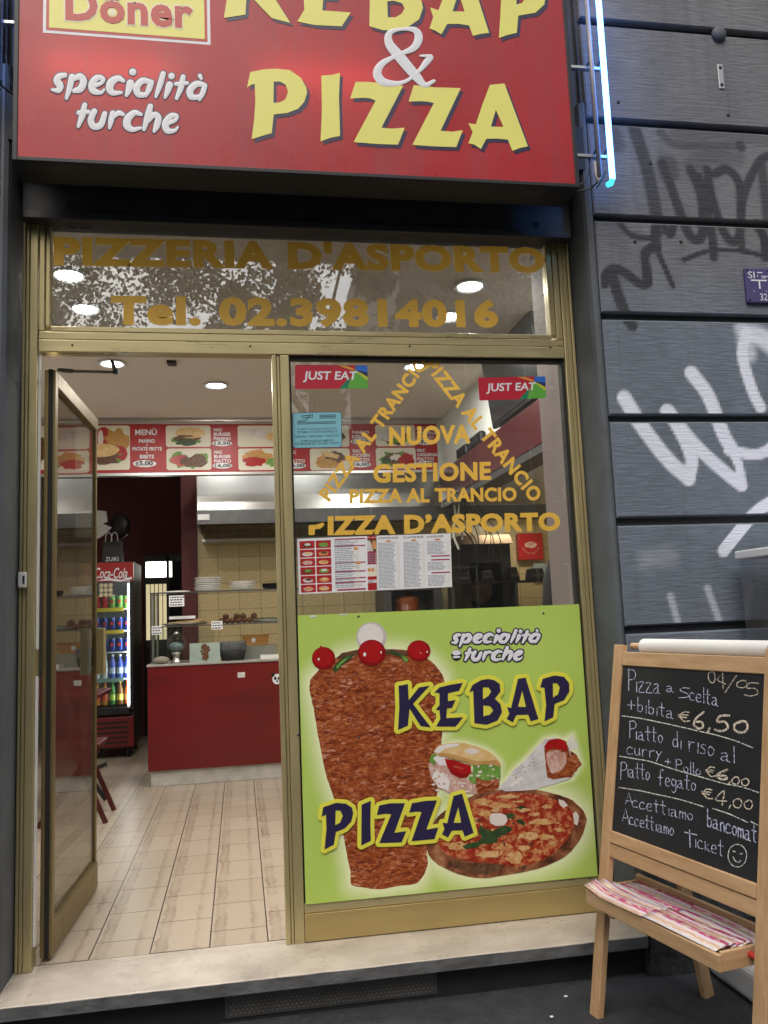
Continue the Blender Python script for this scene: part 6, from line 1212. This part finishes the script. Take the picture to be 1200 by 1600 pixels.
for col_ in range(2):
    for r in range(6):
        s0 = TS0+.012+col_*.285+random.uniform(-.008,.008)+(-.05+.008*r if col_ == 0 and r > 3 else 0); s1 = s0+.30
        d0 = TD0+.012+r*.031+random.uniform(-.003,.003); zt = .036+r*.0022
        nS = 10; me_v = []; uv = []; ph = random.random()*6
        for i in range(nS+1):
            for j in range(4):
                s_ = s0+(s1-s0)*i/nS; d_ = d0+.05*j/3+(.012*(i/nS)**2*(-1 if r > 2 else .3) if col_ == 1 else 0); z_ = zt+.012*(1-j/3)+.003*math.sin(3*i/nS+ph)+(.014*(1-i/3) if (col_ == 0 and r > 3 and i < 3) else 0)
                s_ = min(s_, TS1-.018-.001*r)
                me_v.append(TP(s_, d_, z_)); uv.append(((j/3)*.42+(r*.37+col_*.11) % .58, i/nS+col_))
        b = MB(); b.add(me_v, [(i*4+j, (i+1)*4+j, (i+1)*4+j+1, i*4+j+1) for i in range(nS) for j in range(3)], 0, True)
        lab = ['pink and white leaflet in the tray\'s row against the back board', 'pink and white leaflet in the tray\'s row just in front of the back row', 'pink and white leaflet in the tray\'s third row from the back board', 'pink and white leaflet in the tray\'s third row from the front edge', 'pink and white leaflet in the tray\'s second row from the front edge', 'pink and white leaflet in the tray\'s front row, leaning on the front edge'][r]
        o = b.build('leaflet', LM); tag(o, lab, 'leaflet', 'leaflets in the easel tray')
        ul = o.data.uv_layers.new(name='UV'); flatuv = np.array([uv[l.vertex_index] for l in o.data.loops], dtype=np.float32); ul.data.foreach_set('uv', flatuv.ravel())
        sm = o.modifiers.new('thickness', 'SOLIDIFY'); sm.thickness = .0012

# ------------------------------------------------------------------ white stand and wall plaque
t = thing('plastic_stand', 'white plastic stand with clear sheet sides behind the chalkboard', 'stand', (2.9, -.5, -.15))
b = MB(); b.box(2.735, 3.45, -.88, -.272, 1.352, 1.386); b.build('top', M['white_plastic'], t, .006)
b = MB(); b.box(2.47, 3.40, -.66, -.275, -.15, -.03); b.build('base', M['white_plastic'], t, .03, seg=4)
b = MB(); b.box(2.745, 2.747, -.86, -.292, -.029, 1.351); b.box(2.748, 3.42, -.288, -.286, -.029, 1.351); b.box(2.748, 3.42, -.866, -.864, -.029, 1.351); b.build('clear_side', M['plastic_clear'], t)
b = MB(); b.box(2.56, 2.72, -.52, -.34, -.0295, .05); tag(b.build('dark_box', M['black']), 'dark box standing on the base of the white plastic stand', 'box')
p = at(1166, 424, WY); t = thing('wall_plaque', 'small violet utility plaque with SI, T and 32 screwed to the grey wall', 'plaque', (p.x+.05, WY, p.z-.07)); x0, z1 = at(1160, 421, WY).x, at(1160, 421, WY).z; x1, z0 = x0+.118, z1-.150
b = MB(); b.box(x0, x1, WY-.016, WY-.0005, z0, z1); b.build('plate', M['plaque'], t, .002)
b = MB(); y = WY-.0166; w_, h_ = x1-x0, z1-z0
def pt_(s, a0, a1, c0, c1, **k): text_on(b, s, (x0+w_*a0, y, z1-h_*c0), (x0+w_*a1, y, z1-h_*c0), (x0+w_*a0, y, z1-h_*c1), NF, 0, **k)
pt_('SI', .10, .36, .10, .30); pt_('32', .50, .78, .74, .94)
for r_ in ((.20,.82,.335,.375), (.49,.55,.375,.60), (.46,.49,.20,.26), (.47,.68,.11,.14), (.62,.88,.22,.245), (.62,.80,.27,.29), (.27,.30,.66,.69), (.75,.78,.66,.69)): b.add([(x0+w_*r_[0],y,z1-h_*r_[3]),(x0+w_*r_[1],y,z1-h_*r_[3]),(x0+w_*r_[1],y,z1-h_*r_[2]),(x0+w_*r_[0],y,z1-h_*r_[2])], [(0,1,2,3)])
b.build('lettering', M['letter_white'], t, face=NF)
b = MB(); [b.lathe([(0,-.0195),(.004,-.019),(.005,-.0162)], (x, WY, z), 8, 0, 'y') for x in (x0+.01, x1-.01) for z in (z0+.01, z1-.01)]; b.build('screw', M['gap'], t)

# ================================================================== ACROSS THE STREET (seen mirrored in the glass)
def leaf_cloud(centers, n, size, seed):
    R_ = np.random.RandomState(seed); vs = []; fs = []
    for i in range(n):
        c = centers[R_.randint(len(centers))]; d = R_.normal(size=3); d /= np.linalg.norm(d); p = np.array(c[:3])+d*c[3]*R_.uniform(.35, 1)**.6
        a = R_.normal(size=3); a /= np.linalg.norm(a); q = np.cross(a, R_.normal(size=3)); q /= np.linalg.norm(q); w = size*R_.uniform(.6, 1.3)
        o = len(vs); vs += [tuple(p-a*w), tuple(p+q*w*.55), tuple(p+a*w), tuple(p-q*w*.55)]; fs.append((o, o+1, o+2, o+3))
    b = MB(); b.add(vs, fs); return b
def tree(x, y, h, seed, lab, crown_r, low, n):
    R_ = random.Random(seed); t = thing('plane_tree', lab, 'tree', (x, y, -.15), 'street trees across the road')
    b = MB(); top = Vector((x+R_.uniform(-.3,.3), y, h*.55)); b.tube(smooth_path([(x,y,-.2),(x+.08,y,h*.18),(x-.06,y,h*.36),tuple(top)], 5), [.19-.007*i for i in range(16)], 10)
    cent = []
    for i in range(22):
        a = R_.uniform(0, 6.28); r = crown_r*R_.uniform(.35, 1); z = R_.uniform(low, h); e = Vector((x+r*math.cos(a), y+r*math.sin(a)*.8, z)); s = Vector((x, y, max(h*.3, min(z-.7, h*.6))))
        if i % 3 == 0: s = Vector((x, y, h*R_.uniform(.34, .55))); m_ = (s+e)/2+Vector((R_.uniform(-.25,.25), R_.uniform(-.2,.2), R_.uniform(.1,.6))); b.tube(smooth_path([tuple(s), tuple(m_), tuple(e)], 4), [.06-.0055*k for k in range(9)], 6)
        cent.append((e.x, e.y, e.z, R_.uniform(.35, .8)))
        if R_.random() < .5: cent.append((e.x+R_.uniform(-.5,.5), e.y, e.z-R_.uniform(.3,.9), R_.uniform(.2, .4)))
    b.build('trunk', M['bark'], t); leaf_cloud(cent, int(n*3.2), .042, seed).build('crown', M['leaf'], t)
tree(2.0, -8.6, 8.6, 11, 'plane tree across the road, mirrored in the middle of the transom glass', 2.3, 4.4, 9000)
tree(-1.9, -9.0, 8.2, 23, 'plane tree across the road, mirrored at the door side of the transom glass', 1.9, 4.3, 7000)
tree(5.6, -9.2, 9.0, 37, 'plane tree across the road, mirrored at the right side of the transom glass', 2.5, 4.0, 9000)
tree(-7.5, -9.0, 8.6, 41, 'plane tree across the road, beyond the door side of the mirrored view', 2.2, 4.2, 5000)
def house(x0, x1, y0, y1, h, m, lab, floors, bays):
    t = thing('apartment_house', lab, 'house', ((x0+x1)/2, y1, -.15), 'houses across the road'); b = MB(); b.box(x0, x1, y0, y1, -.16, h); b.build('wall', M[m], t)
    b = MB(); b.box(x0-.15, x1+.15, y1+.001, y1+.35, h-.35, h-.05); b.build('cornice', M[m], t)
    for f in range(floors):
        for k_ in range(bays):
            x = x0+(x1-x0)*(k_+.5)/bays; z = .9+f*(h-1.2)/floors; o = None
            b = MB(); b.box(x-.55, x+.55, y1+.001, y1+.05, z-.05, z+1.75); w = b.build('window', M['white_trim'], t); b = MB(); b.box(x-.47, x+.47, y1+.051, y1+.06, z+.03, z+1.67); b.build('pane', M['pane_dark'], w)
house(-30, -6.5, -34, -22, 15, 'render_dark', 'tall brown house across the road on the far door side', 4, 8); house(-6.4, 5.9, -34, -22.2, 7.0, 'render_grey', 'low grey house across the road directly opposite the shop', 2, 4); house(6.0, 30, -34, -21.8, 16, 'render_dark', 'tall brown house across the road on the window side', 4, 8)
